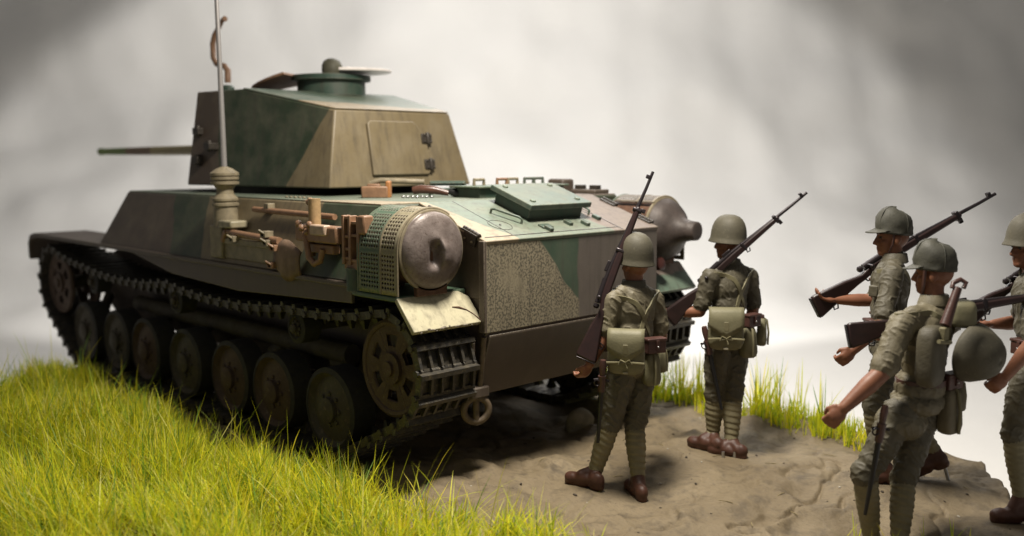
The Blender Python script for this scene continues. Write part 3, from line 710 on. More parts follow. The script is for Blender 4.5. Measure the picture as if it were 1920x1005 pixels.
# tracks: closed loop of linked shoes
def arc(cx_, cz_, r, a0, a1, n):
    return [(cx_+r*math.cos(math.radians(a0+(a1-a0)*k/n)), cz_+r*math.sin(math.radians(a0+(a1-a0)*k/n))) for k in range(n+1)]
R1 = .345
loop = [(-5.50, .055), (-1.13, .055)]
loop += arc(-1.13, .40, R1, -90, -62, 4)[1:]
loop += arc(-.42, .765, R1, -60, 93, 14)
for xa, za, xb, zb, sag in ((-.44, 1.105, -1.547, 1.02, .035), (-1.547, 1.02, -3.449, 1.02, .06), (-3.449, 1.02, -5.25, 1.02, .06), (-5.25, 1.02, -6.10, 1.14, .02)):
    for k in range(1, 11):
        t = k/10; loop.append((xa+(xb-xa)*t, za+(zb-za)*t-sag*4*t*(1-t)))
loop += arc(-6.12, .80, R1, 92, 228, 14)
loop += arc(-5.50, .40, R1, 236, 266, 4)
Lp = [V((a, 0, b)) for a, b in loop]; seglen = [(Lp[(i+1) % len(Lp)]-Lp[i]).length for i in range(len(Lp))]; TOT = sum(seglen)
NL = 90; pitch = TOT/NL
def loop_at(u):
    u %= TOT
    for i, l in enumerate(seglen):
        if u <= l: return Lp[i].lerp(Lp[(i+1) % len(Lp)], u/l)
        u -= l
    return Lp[0]
def link_mesh():       # local x along the run, y across, -z outwards (ground side)
    mb = MB(); p = pitch; hw = .225
    mb.box((-p*.5, -hw, -.008), (p*.34, hw, .008))
    for yy in (-.215, -.13, -.045, .045, .13, .215): mb.box((-p*.46, yy-.010, -.042), (p*.36, yy+.010, -.006))
    mb.hexa([(p*.26, -hw-.012, -.066), (p*.46, -hw-.012, -.066), (p*.46, hw+.012, -.066), (p*.26, hw+.012, -.066)], [(p*.22, -hw, -.006), (p*.50, -hw, -.006), (p*.50, hw, -.006), (p*.22, hw, -.006)])
    mb.cyl((p*.45, -hw-.02, -.008), (p*.45, hw+.02, -.008), .022, seg=8)
    for yy in (-.19, -.02, .15): mb.box((-p*.56, yy, -.026), (-p*.44, yy+.06, .012))
    mb.hexa([(-.035, -.035, .006), (.035, -.035, .006), (.035, .035, .006), (-.035, .035, .006)], [(-.012, -.012, .095), (.012, -.012, .095), (.012, .012, .095), (-.012, .012, .095)])
    return mb.mesh('track_link', M_TRACK, None)
LM = link_mesh()
for s in (-1, 1):
    chain = part(MB().tube([(p.x, s*1.17, p.z) for p in Lp], .006, 4, True), 'track', M_TRACK, None, 0)
    for i in range(NL):
        a = loop_at(i*pitch-.5*pitch); b_ = loop_at(i*pitch+.5*pitch); c = loop_at(i*pitch)
        d = (b_-a).normalized(); up_ = V((-d.z, 0, d.x))         # inward normal for counter-clockwise loop
        m = Matrix((d, up_.cross(d), up_)).transposed().to_4x4(); m.translation = V((c.x, s*1.17, c.z))
        o = bpy.data.objects.new('track_link', LM); COL.objects.link(o); o.parent = chain; o.matrix_local = m
# two dark hull sides that close the view between the wheels are the lower hull itself

# ------------------------------------------------------------------ soldier figurines
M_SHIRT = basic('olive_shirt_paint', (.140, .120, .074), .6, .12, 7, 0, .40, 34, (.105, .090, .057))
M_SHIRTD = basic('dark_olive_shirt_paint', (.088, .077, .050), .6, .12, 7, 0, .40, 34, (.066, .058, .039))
M_TROUS = basic('dark_olive_trouser_paint', (.092, .081, .054), .6, .12, 7, 0, .40, 34, (.072, .064, .043))
M_PUTT = basic('khaki_puttee_paint', (.215, .185, .105), .6, .15, 9, 0, .12, 90, (.16, .14, .08))
M_BOOT = basic('red_brown_boot_paint', (.088, .036, .022), .52, .25, 14, 0, .1, 80)
M_SKIN = basic('flesh_paint', (.235, .098, .052), .48, .12, 9, 0, .05, 80, (.165, .066, .036))
M_EYE = basic('eye_paint', (.03, .02, .02), .4, 0)
M_BAG = basic('khaki_canvas_paint', (.17, .155, .09), .6, .15, 10, 0, .15, 90, (.135, .125, .07))
M_STRAP = basic('khaki_strap_paint', (.19, .17, .095), .6, .15, 10, 0, .1, 90)
M_LEATHER = basic('dark_leather_paint', (.085, .040, .032), .38, .25, 14, 0, .1, 80)
M_HELM = basic('helmet_paint', (.080, .071, .047), .65, .15, 9, 0, .16, 90, (.060, .054, .036), (45, (.10, .089, .06)))
M_CAP = basic('cap_paint', (.055, .053, .039), .65, .2, 10, 0, .2, 60, (.045, .044, .034))
M_WOOD = basic('rifle_wood_paint', (.026, .013, .012), .34, .25, 18, 0, .05, 80)
M_GUN = basic('gun_metal_paint', (.035, .028, .030), .32, .2, 20, .5, .05, 80)
M_BLACK = basic('black_scabbard_paint', (.012, .012, .014), .35, .1, 10)

class Prim:      # tapered capsule or ellipsoid used as clay for a body
    pass
def capsule(a, ra, b, rb_, mat, tagn=''):
    p = Prim(); p.k = 'c'; p.a = V(a); p.b = V(b); p.ra = ra; p.rb = rb_; p.m = mat; p.t = tagn; return p
def ellip(c, r, mat, rot=None, tagn=''):
    p = Prim(); p.k = 'e'; p.c = V(c); p.r = r; p.rot = rot if rot else Matrix.Identity(3); p.m = mat; p.t = tagn; return p
def prim_mesh(mb, p):
    if p.k == 'e': mb.ell(p.c, p.r, 20, 12, p.rot); return
    d = p.b-p.a; L = d.length
    if L < 1e-5: mb.ell(p.a, (p.ra,)*3); return
    prof = [(.0005, -p.ra)]+[(p.ra*math.cos(t), -p.ra*math.sin(t)) for t in (1.2, .8, .4, 0)]+[(p.rb*math.cos(t), L+p.rb*math.sin(t)) for t in (0, .4, .8, 1.2)]+[(.0005, L+p.rb)]
    mb.lathe(prof, p.a, d, 16)
def sculpt(prims, vox=.0068):
    mb = MB()
    for p in prims: prim_mesh(mb, p)
    me = bpy.data.meshes.new('clay'); me.from_pydata(mb.v, [], mb.f); o = bpy.data.objects.new('clay', me); COL.objects.link(o)
    r = o.modifiers.new('r', 'REMESH'); r.mode = 'VOXEL'; r.voxel_size = vox; r.use_smooth_shade = True
    s = o.modifiers.new('s', 'SMOOTH'); s.factor = .5; s.iterations = 4
    dg = bpy.context.evaluated_depsgraph_get(); out = bpy.data.meshes.new_from_object(o.evaluated_get(dg))
    bpy.data.objects.remove(o); bpy.data.meshes.remove(me)
    n = len(out.vertices); co = np.empty(n*3); out.vertices.foreach_get('co', co); co = co.reshape(-1, 3)
    no = np.empty(n*3); out.vertices.foreach_get('normal', no); no = no.reshape(-1, 3)
    D = np.empty((len(prims), n))
    for i, p in enumerate(prims):
        if p.k == 'c':
            a = np.array(p.a); d = np.array(p.b)-a; t = np.clip(((co-a)@d)/(d@d+1e-9), 0, 1)
            D[i] = np.linalg.norm(co-a-t[:, None]*d, axis=1)-(p.ra+(p.rb-p.ra)*t)
        else:
            q = (co-np.array(p.c))@np.array(p.rot); D[i] = (np.linalg.norm(q/np.array(p.r), axis=1)-1)*min(p.r)
    own = D.argmin(0)
    # cloth folds, puttee windings
    disp = np.zeros(n)
    for i, p in enumerate(prims):
        idx = np.nonzero(own == i)[0]
        if len(idx) == 0: continue
        if p.t == 'puttee':
            d = p.b-p.a; L = d.length; d = d.normalized(); u = d.orthogonal(); w_ = d.cross(u)
            q = co[idx]-np.array(p.a); t = q@np.array(d); an = np.arctan2(q@np.array(w_), q@np.array(u))
            ph = (t/.040+an/(2*math.pi)) % 1.0; disp[idx] += .0075*(ph-.45)*np.minimum(1, (1-ph)*6)
        elif p.t in ('shirt', 'trouser'):
            amp, sc = (.0085, 11) if p.t == 'shirt' else (.0095, 12)
            for j in idx:
                c_ = co[j]; z = c_[2]*(.9 if p.t == 'shirt' else 1.15)+.5*(c_[0]+c_[1])
                f = noise.noise(V((c_[0]*sc*.8, c_[1]*sc*.8, z*sc*.7)))
                f2 = 1-abs(noise.noise(V((c_[0]*sc*.6+5, c_[1]*sc*.6, z*sc*.9)))*2.2)
                f3 = max(0, 1-abs(noise.noise(V((c_[0]*17-z*9, c_[1]*17+z*7, z*15+3))))*4.5)
                disp[j] += amp*(.5*f+.8*max(0, f2)+.75*f3*f3-.45)
        elif p.t == 'boot':
            for j in idx: disp[j] += .003*noise.noise(V(co[j])*30)
    co = co+no*disp[:, None]
    out.vertices.foreach_set('co', co.ravel())
    mats = []; pm = []
    for p in prims:
        if p.m not in mats: mats.append(p.m)
        pm.append(mats.index(p.m))
    out.materials.clear()
    for m in mats: out.materials.append(m)
    pm = np.array(pm); nf = len(out.polygons); fm = np.empty(nf, dtype=np.int32)
    ls_ = np.empty(nf, dtype=np.int32); out.polygons.foreach_get('loop_start', ls_); lv = np.empty(len(out.loops), dtype=np.int32); out.loops.foreach_get('vertex_index', lv)
    fm[:] = pm[own[lv[ls_]]]; out.polygons.foreach_set('material_index', fm)
    out.polygons.foreach_set('use_smooth', [True]*nf); out.update()
    return out
def frame(F):          # rotation matrix: columns = forward, left, up
    F = V(F).normalized(); Lf = V((0, 0, 1)).cross(F).normalized(); U = F.cross(Lf)
    return Matrix((F, Lf, U)).transposed()
def heading(phi):      # 0 = straight away from the photographer, positive = turned to their left
    a = math.radians(phi); return HF*math.cos(a)-HR*math.sin(a)
def hand(prims, wrist, direction, curl_to, thumb_side, fist=.75, sc=1.0):
    """palm plus five fingers; direction = along the palm, curl_to = where the fingers bend"""
    d = V(direction).normalized(); c = (V(curl_to)-d*V(curl_to).dot(d)).normalized(); sd = d.cross(c)*thumb_side
    pc = wrist+d*.045*sc
    R_ = Matrix((d, sd, c)).transposed()
    prims.append(ellip(pc, (.050*sc, .042*sc, .021*sc), M_SKIN, R_))
    for k, (off, ln) in enumerate(((.030, .88), (.010, 1.0), (-.011, .93), (-.031, .75))):
        b0 = wrist+d*.082*sc+sd*off*sc; a1 = fist*1.0; a2 = fist*2.3; a3 = fist*3.2
        p1 = b0+(d*math.cos(a1)+c*math.sin(a1))*.036*ln*sc; p2 = p1+(d*math.cos(a2)+c*math.sin(a2))*.027*ln*sc; p3 = p2+(d*math.cos(a3)+c*math.sin(a3))*.020*ln*sc
        for q0, q1, r0, r1 in ((b0-d*.01, p1, .0112, .0102), (p1, p2, .0102, .0094), (p2, p3, .0094, .0084)): prims.append(capsule(q0, r0*sc, q1, r1*sc, M_SKIN))
    t0 = wrist+d*.020*sc+sd*.034*sc; t1 = t0+(d*.75+sd*.4+c*.45).normalized()*.042*sc; t2 = t1+(d*.7-sd*.35+c*.6).normalized()*.032*sc
    prims.append(capsule(t0, .0135*sc, t1, .0115*sc, M_SKIN)); prims.append(capsule(t1, .0115*sc, t2, .0095*sc, M_SKIN))
def boot(prims, ankle, sole, toe_dir, pitch_=0.):
    """sole = point on the ground under the middle of the boot"""
    F = V(toe_dir).normalized(); R_ = frame(F)
    up = R_.col[2]
    if pitch_: 
        q = Matrix.Rotation(pitch_, 3, R_.col[1]); F = q @ F; R_ = q @ R_; up = R_.col[2]
    c = V(sole)
    prims.append(ellip(c-F*.085+up*.050, (.052, .040, .050), M_BOOT, R_, 'boot'))
    prims.append(ellip(c+F*.01+up*.042, (.10, .041, .042), M_BOOT, R_, 'boot'))
    prims.append(ellip(c+F*.095+up*.036, (.062, .047, .036), M_BOOT, R_, 'boot'))
    prims.append(capsule(c+F*.03+up*.060, .038, V(ankle)+up*.0, .045, M_BOOT, 'boot'))
    prims.append(capsule(c-F*.065+up*.055, .040, V(ankle), .046, M_BOOT, 'boot'))
    prims.append(capsule(c-F*.105+up*.012, .030, c-F*.06+up*.012, .032, M_BOOT, 'boot'))
    prims.append(capsule(c+F*.0+up*.010, .028, c+F*.12+up*.010, .034, M_BOOT, 'boot'))
def head_prims(prims, c, F, tilt=0.):
    R_ = frame(F); f, l, u = R_.col[0], R_.col[1], R_.col[2]; c = V(c)
    P = lambda a, b, d: c+f*a+l*b+u*d
    prims += [ellip(P(-.012, 0, .025), (.095, .077, .095), M_SKIN, R_), ellip(P(.022, 0, -.045), (.066, .058, .070), M_SKIN, R_),
              ellip(P(.055, 0, -.088), (.030, .034, .024), M_SKIN, R_), capsule(P(.083, 0, .015), .010, P(.104, 0, -.030), .013, M_SKIN),
              ellip(P(.092, 0, -.033), (.014, .020, .010), M_SKIN, R_), ellip(P(.075, 0, .030), (.018, .052, .010), M_SKIN, R_),
              ellip(P(.082, 0, -.058), (.010, .024, .007), M_SKIN, R_), ellip(P(.080, 0, -.070), (.010, .020, .006), M_SKIN, R_)]
    for s in (-1, 1):
        prims += [ellip(P(-.010, s*.080, -.005), (.022, .010, .034), M_SKIN, R_), ellip(P(.055, s*.040, -.022), (.022, .020, .018), M_SKIN, R_), ellip(P(.078, s*.031, .008), (.010, .013, .006), M_EYE, R_)]
    return P
def helmet_mesh(c, F, tilt=.0):
    R_ = frame(F); Rt = (R_ @ Matrix.Rotation(tilt, 3, 'Y')).to_4x4(); T = Matrix.Translation(c) @ Rt
    mb = MB(); mb.T = T @ Matrix.Diagonal((1.10, .97, 1, 1))
    prof = [(.001, .142), (.03, .140), (.058, .130), (.080, .112), (.097, .086), (.108, .054), (.114, .020), (.116, -.012), (.119, -.032), (.128, -.050), (.129, -.056), (.125, -.057), (.113, -.036), (.109, -.004), (.09, .07), (.05, .115), (.001, .128)]
    mb.lathe(prof, (0, 0, 0), (0, 0, 1), 36, cap=False)
    return mb
def cap_mesh(c, F, tilt=0.):
    R_ = frame(F); T = Matrix.Translation(c) @ (R_ @ Matrix.Rotation(tilt, 3, 'Y')).to_4x4()
    mb = MB(); n = 44; prof = [(.001, .126), (.03, .125), (.058, .118), (.080, .102), (.094, .078), (.102, .048), (.104, .018), (.101, -.006), (.103, -.018), (.101, -.032), (.094, -.032), (.09, 0), (.05, .09), (.001, .11)]
    vs = []; fs = []
    for r, z in prof:
        for k in range(n):
            a = 2*math.pi*k/n
            wr = 1+.022*math.sin(a*3+z*40)+.020*math.sin(a*7-z*60)+.05*noise.noise(V((math.cos(a)*2.2, math.sin(a)*2.2, z*22))); sl = .016*math.cos(a)*(1 if z > .03 else 0)
            vs.append((r*math.cos(a)*1.10*wr, r*math.sin(a)*.94*wr, z+sl))
    for j in range(len(prof)-1):
        for k in range(n): fs.append((j*n+k, j*n+(k+1) % n, (j+1)*n+(k+1) % n, (j+1)*n+k))
    mb.T = T; mb.add(vs, fs)
    bmk = MB(); bmk.T = T; vs = []; m_ = 13
    for i in range(4):
        t = i/3
        for k in range(m_):
            a = -1.15+2.3*k/(m_-1); e = math.cos(a/1.15*math.pi/2)**.7
            r = .100+t*.050*e
            vs.append((r*math.cos(a)*1.10, r*math.sin(a)*.94, -.012-.030*t*e-.004*math.sin(t*3)))
    fs = [(i*m_+k, i*m_+k+1, (i+1)*m_+k+1, (i+1)*m_+k) for i in range(3) for k in range(m_-1)]
    bmk.add(vs, fs)
    seam = MB(); seam.T = T
    for a in (0.5, 2.1, 3.7, 5.3): seam.tube([(r*math.cos(a)*1.11, r*math.sin(a)*.95, z+.016*math.cos(a)*(1 if z > .03 else 0)) for r, z in prof[1:9]], .0035, 5)
    return mb, bmk, seam
class Fig:
    def __init__(s, name, label, feet, base_px=None):
        s.base = (feet[0]+feet[1])/2; s.e = empty(name, s.base, label, 'figurine', 'marching soldier figurines')
    def add(s, mb, name, mat, bevel=0, smooth=None, parent=None):
        me = mb.mesh(name, mat, smooth if smooth else (.8 if bevel else None)); o = bpy.data.objects.new(name, me); COL.objects.link(o)
        if parent is None: o.parent = s.e; o.matrix_parent_inverse = Matrix.Translation(-s.base)
        else: o.parent = parent
        if bevel:
            b = o.modifiers.new('bevel', 'BEVEL'); b.width = bevel; b.segments = 3; b.limit_method = 'ANGLE'; b.angle_limit = .6
        return o
    def body(s, prims):
        me = sculpt(prims); me.name = 'body'; o = bpy.data.objects.new('body', me); COL.objects.link(o); o.parent = s.e; o.matrix_parent_inverse = Matrix.Translation(-s.base)
        s.tree = BVHTree.FromPolygons([v.co.copy() for v in me.vertices], [tuple(p.vertices) for p in me.polygons]); s.b = o; return o
    def surf(s, axis_pt, direction, reach=.6):        # body surface seen from outside towards the trunk axis
        d = V(direction).normalized(); h = s.tree.ray_cast(axis_pt+d*reach, -d, reach)
        return (h[0], h[1]) if h[0] is not None else (axis_pt+d*.15, d)
    def strap(s, name, lo, hi, fr, path, width, mat, th=.007, closed=False, parent=None):
        """path: (angle deg from forward, positive left; height 0..1 between lo and hi) wound round the trunk"""
        pts = []; nrm = []
        N = 40
        for i in range(N+(0 if closed else 1)):
            t = i/N*(len(path)-1); k = min(int(t), len(path)-2); q = t-k
            a = math.radians(path[k][0]*(1-q)+path[k+1][0]*q); h = path[k][1]*(1-q)+path[k+1][1]*q
            ax = lo.lerp(hi, h); d = fr.col[0]*math.cos(a)+fr.col[1]*math.sin(a)
            p, n_ = s.surf(ax, d, .32); pts.append(p); nrm.append(d)
        for _ in range(3):
            pts = [(pts[i-1]+pts[i]*2+pts[(i+1) % len(pts)])/4 if (closed or 0 < i < len(pts)-1) else pts[i] for i in range(len(pts))]
        vs = []; n = len(pts)
        for i in range(n):
            t = (pts[(i+1) % n]-pts[i-1]) if closed else (pts[min(i+1, n-1)]-pts[max(i-1, 0)])
            t.normalize(); sd = t.cross(nrm[i]).normalized(); o = nrm[i]
            for a, b in ((-.5, -.6), (-.5, 1), (.5, 1), (.5, -.6)): vs.append(pts[i]+sd*a*width+o*b*th)
        fs = []
        for i in range(n if closed else n-1):
            j = (i+1) % n
            for k in range(4): fs.append((i*4+k, i*4+(k+1) % 4, j*4+(k+1) % 4, j*4+k))
        if not closed: fs += [(3, 2, 1, 0), ((n-1)*4, (n-1)*4+1, (n-1)*4+2, (n-1)*4+3)]
        return s.add(MB().add(vs, fs), name, mat, .002, parent=parent)
def local_T(c, out, up=V((0, 0, 1))):            # x = outward, y = sideways, z = up
    x = V(out).normalized(); y = V(up).cross(x).normalized(); z = x.cross(y)
    m = Matrix((x, y, z)).transposed().to_4x4(); m.translation = c; return m
def pillow(w_, d, h, top=.8, n=10):
    """soft box: superellipse sections, narrower at the top"""
    vs = []; fs = []; m_ = 24
    rows = [-1, -.97, -.88, -.6, -.2, .2, .6, .88, .97, 1]
    for z in rows:
        sc = (1-abs(z)**7)**(1/3) if abs(z) < 1 else .02; k = 1+(top-1)*(z+1)/2
        for i in range(m_):
            a = 2*math.pi*i/m_; cx_, sx_ = math.cos(a), math.sin(a); e = .55
            vs.append((math.copysign(abs(cx_)**e, cx_)*d*sc*k, math.copysign(abs(sx_)**e, sx_)*w_*sc*k, z*h))
    for j in range(len(rows)-1):
        for i in range(m_): fs.append((j*m_+i, j*m_+(i+1) % m_, (j+1)*m_+(i+1) % m_, (j+1)*m_+i))
    return vs, fs
def haversack(fig, c, out, sc=1.0, mat=None, tilt=0.):
    mat = mat or M_BAG; T = local_T(c, out) @ Matrix.Rotation(tilt, 4, 'X') @ Matrix.Scale(sc, 4)
    mb = MB(); mb.T = T; mb.add(*pillow(.118, .050, .135, .93)); bag = fig.add(mb, 'haversack', mat, smooth=1.2)
    # flap that ends in a point
    vs = []; fs = []; R = 9
    prof = [(-.046, .118), (-.02, .138), (.025, .138), (.050, .115), (.056, .07), (.057, .03), (.057, -.005)]
    for j, (x, z) in enumerate(prof):
        for k in range(R):
            u = -1+2*k/(R-1); dz = 0 if j < 4 else -(1-abs(u))*.055*((j-3)/3)+.03*(j-3)/3*abs(u)
            vs.append((x-.008*u*u, u*.112, z+dz))
    fs = [(j*R+k, j*R+k+1, (j+1)*R+k+1, (j+1)*R+k) for j in range(len(prof)-1) for k in range(R-1)]
    mb = MB(); mb.T = T; mb.add(vs, fs); o = fig.add(mb, 'flap', mat, smooth=1.2, parent=bag); so = o.modifiers.new('t', 'SOLIDIFY'); so.thickness = .008*sc; so.offset = 1
    mb = MB(); mb.T = T; mb.tube([(.055, -.115, -.055), (.060, -.05, -.05), (.061, .05, -.05), (.055, .115, -.055)], .007, 6); fig.add(mb, 'tie', M_STRAP, smooth=1, parent=bag)
    mb = MB(); mb.T = T
    mb.tube([(.062, 0, -.05), (.068, .025, -.035), (.066, .04, -.055), (.062, .0, -.05), (.068, -.028, -.035), (.066, -.042, -.06), (.062, 0, -.05), (.066, .012, -.085)], .006, 6); fig.add(mb, 'knot', M_STRAP, smooth=1, parent=bag)
    mb = MB(); mb.T = T; mb.cbox((.058, 0, .03), (.008, .016, .03)); fig.add(mb, 'flap_tab', M_STRAP, .004, parent=bag)
    mb = MB(); mb.T = T; mb.cbox((.050, 0, -.118), (.004, .016, .006)); fig.add(mb, 'buckle', basic('pale_buckle', (.4, .36, .25), .4), .002, parent=bag)
    return bag
def pouch(fig, c, out, sc=1.0):
    T = local_T(c, out) @ Matrix.Scale(sc, 4); mb = MB(); mb.T = T; mb.box((-.03, -.062, -.045), (.035, .062, .032)); o = fig.add(mb, 'ammunition_pouch', M_LEATHER, .007)
    mb = MB(); mb.T = T; mb.box((-.034, -.066, .028), (.041, .066, .046)); fig.add(mb, 'pouch_lid', M_LEATHER, .006, parent=o)
    mb = MB(); mb.T = T; mb.box((.036, -.010, -.025), (.044, .010, .034)); fig.add(mb, 'pouch_strap', M_LEATHER, .003, parent=o)
    mb = MB(); mb.T = T; mb.ell((.046, 0, -.005), (.006, .006, .006), 8, 6); fig.add(mb, 'stud', M_STEEL, smooth=2, parent=o)
def canteen(fig, c, out, sc=1.0, dark=False):
    T = local_T(c, out) @ Matrix.Scale(sc, 4); mb = MB(); mb.T = T; mb.add(*pillow(.062, .042, .105, .72)); o = fig.add(mb, 'canteen_bag', M_SHIRT if dark else M_BAG, smooth=1.4)
    mb = MB(); mb.T = T; mb.tube([(.046, 0, -.095), (.050, 0, 0), (.036, 0, .09), (0, 0, .115), (-.03, 0, .09)], .008, 6); fig.add(mb, 'canteen_strap', M_STRAP, smooth=1, parent=o)
    mb = MB(); mb.T = T; mb.lathe([(.018, .09), (.018, .125), (.012, .13)], (0, 0, 0), (0, 0, 1), 12); fig.add(mb, 'canteen_cork', M_LEATHER, smooth=.7, parent=o)
def bayonet(fig, top, bottom):
    d = (bottom-top).normalized(); o = fig.add(MB().tube([top+d*.12, top+d*.3, bottom], [.017, .015, .010], 8), 'bayonet_scabbard', M_BLACK, smooth=1)
    fig.add(MB().tube([top, top+d*.03, top+d*.10, top+d*.13], [.017, .022, .017, .014], 8), 'bayonet_grip', M_LEATHER, smooth=1, parent=o)
    fig.add(MB().tube([top+d*.125-HR*.05, top+d*.12, top+d*.135+HR*.045], .008, 6), 'bayonet_guard', M_GUN, smooth=1, parent=o)
    u = V(HR); fig.add(MB().tube([top+d*.14-u*.03+(u*math.cos(a)+d*math.sin(a))*.018-HF*.015 for a in [2*math.pi*k/12 for k in range(12)]], .005, 5, True), 'bayonet_ring', M_GUN, smooth=1, parent=o)
    fig.add(MB().tube([top+d*.10, top+d*.20], [.026, .022], 8), 'bayonet_frog', M_LEATHER, smooth=1, parent=o)
def pin(fig, at_, h=.05):
    fig.add(MB().cyl(at_+V((0, 0, -.06)), at_+V((0, 0, h)), .011, seg=8), 'metal_pin', M_STEEL, smooth=.8)
def rifle(butt, muzzle, down, label):
    """stock, action and barrel between two points; down = the side of the trigger guard"""
    ax = (muzzle-butt); L = ax.length; x = ax.normalized(); dn = (V(down)-x*V(down).dot(x)).normalized(); z = -dn; y = z.cross(x)
    T = Matrix((x, y, z)).transposed().to_4x4(); T.translation = butt; S = L/1.28
    e = empty('rifle', (butt+muzzle)/2, label, 'rifle', 'rifles of the marching soldiers'); T = Matrix.Translation(-((butt+muzzle)/2)) @ T @ Matrix.Scale(S, 4)
    def add(mb, name, mat, bevel=0, smooth=None, parent=None):
        mb2 = mb; me = mb.mesh(name, mat, smooth if smooth else (.8 if bevel else None)); me.transform(T); o = bpy.data.objects.new(name, me); COL.objects.link(o); o.parent = parent or e
        if bevel: b = o.modifiers.new('bevel', 'BEVEL'); b.width = bevel; b.segments = 2; b.limit_method = 'ANGLE'; b.angle_limit = .7
        return o
    up_ = [(0, .012), (.02, .018), (.22, .002), (.29, -.010), (.33, -.012), (.37, .000), (.42, .012), (.50, .016), (.62, .020), (.80, .021), (.98, .020), (1.03, .018)]
    lo_ = [(1.03, -.010), (.98, -.014), (.80, -.020), (.62, -.028), (.50, -.034), (.40, -.038), (.34, -.052), (.29, -.058), (.22, -.072), (.10, -.098), (.0, -.120), (-.006, -.08)]
    st = add(MB().prism(up_+lo_, 1, -.021, .021), 'stock', M_WOOD, .011)
    add(MB().prism([(-.010, .010), (-.002, .012), (-.002, -.118), (-.010, -.112)], 1, -.018, .018), 'butt_plate', M_GUN, .003, parent=st)
    add(MB().tube([(.40, 0, .022), (.62, 0, .024), (1.03, 0, .010), (1.16, 0, .006), (1.25, 0, .006), (1.28, 0, .006)], [.017, .015, .012, .0105, .010, .010], 10), 'barrel', M_GUN, smooth=.9)
    add(MB().tube([(.36, 0, .016), (.52, 0, .026)], .020, 10), 'receiver', M_GUN, smooth=.9)
    bo = add(MB().tube([(.385, -.005, .020), (.385, -.045, .022), (.385, -.060, .018)], .007, 8), 'bolt_handle', M_GUN, smooth=1)
    add(MB().ell((.385, -.068, .016), (.013, .013, .013), 10, 8), 'bolt_knob', M_GUN, smooth=2, parent=bo)
    add(MB().lathe([(.012, 0), (.019, .004), (.019, .022), (.010, .03)], (.352, 0, .016), (-1, 0, 0), 12), 'safety_knob', M_GUN, smooth=.7)
    add(MB().tube([(.34, 0, -.046), (.352, 0, -.068), (.385, 0, -.076), (.415, 0, -.066), (.425, 0, -.036)], .005, 6), 'trigger_guard', M_GUN, smooth=1)
    add(MB().tube([(.385, 0, -.038), (.380, 0, -.055), (.387, 0, -.064)], .004, 6), 'trigger', M_GUN, smooth=1)
    add(MB().cbox((.60, 0, .045), (.035, .011, .010)), 'rear_sight', M_GUN, .003)
    for xx, rz_ in ((.72, .024), (1.005, .020)):
        add(MB().prism([(xx-.012, .036), (xx+.012, .036), (xx+.012, -.026), (xx-.012, -.026)], 1, -.024, .024), 'barrel_band', M_GUN, .007)
    add(MB().tube([(.72, 0, -.026), (.715, 0, -.046), (.735, 0, -.050), (.745, 0, -.030)], .005, 6), 'sling_swivel', M_GUN, smooth=1)
    add(MB().cbox((1.015, 0, -.030), (.012, .010, .016)), 'bayonet_lug', M_GUN, .003)
    add(MB().prism([(1.225, .010), (1.25, .010), (1.245, .036), (1.232, .036)], 1, -.006, .006), 'front_sight', M_GUN, .001)
    for s_ in (-1, 1): add(MB().cbox((1.238, s_*.011, .022), (.010, .003, .014)), 'sight_ear', M_GUN, .002)
    add(MB().tube([(.10, 0, -.098), (.095, 0, -.118), (.12, 0, -.122), (.13, 0, -.094)], .005, 6), 'sling_swivel', M_GUN, smooth=1)
    return e
def trunk(prims, pel, chest, neck, shl, shr, fr, shirt, bulk=1.0):
    """shirt-covered trunk between pelvis and neck"""
    f, l = fr.col[0], fr.col[1]
    up = (neck-pel).normalized(); R_ = Matrix((l.cross(up).normalized()*-1, l, up)).transposed()
    R_ = Matrix((l.cross(up), l, up)).transposed()
    prims += [ellip(chest+up*.03, (.112*bulk, .158*bulk, .175), shirt, R_, 'shirt'), ellip(chest-up*.11, (.105*bulk, .140*bulk, .15), shirt, R_, 'shirt'),
              ellip(pel+up*.075, (.118*bulk, .150*bulk, .11), shirt, R_, 'shirt'), ellip(pel-up*.015, (.125*bulk, .162*bulk, .085), shirt, R_, 'shirt'),
              capsule(shl, .060*bulk, shr, .060*bulk, shirt, 'shirt'), capsule(shl.lerp(neck, .35), .062, shr.lerp(neck, .35), .062, shirt, 'shirt'),
              capsule(chest+up*.13, .075, neck+up*.012, .062, shirt, 'shirt')]
    return up
def arm(prims, sh, el, wr, shirt, sleeve=.95, bulk=1.0):
    e2 = sh.lerp(el, sleeve)
    prims += [capsule(sh, .066*bulk, sh.lerp(el, .45), .060*bulk, shirt, 'shirt'), capsule(sh.lerp(el, .45), .060*bulk, e2, .061*bulk, shirt, 'shirt'),
              capsule(e2, .044*bulk, el, .042*bulk, M_SKIN), capsule(el, .042*bulk, el.lerp(wr, .35), .043*bulk, M_SKIN), capsule(el.lerp(wr, .35), .043*bulk, wr, .029*bulk, M_SKIN)]
def leg(prims, hip, knee, ankle):
    prims += [capsule(hip, .094, hip.lerp(knee, .45), .086, M_TROUS, 'trouser'), capsule(hip.lerp(knee, .45), .086, knee, .068, M_TROUS, 'trouser'),
              ellip(knee+(knee-ankle).normalized()*.01, (.072, .072, .085), M_TROUS, None, 'trouser'),
              capsule(knee.lerp(ankle, .14), .066, knee.lerp(ankle, .42), .064, M_PUTT, 'puttee'), capsule(knee.lerp(ankle, .42), .064, ankle, .045, M_PUTT, 'puttee')]
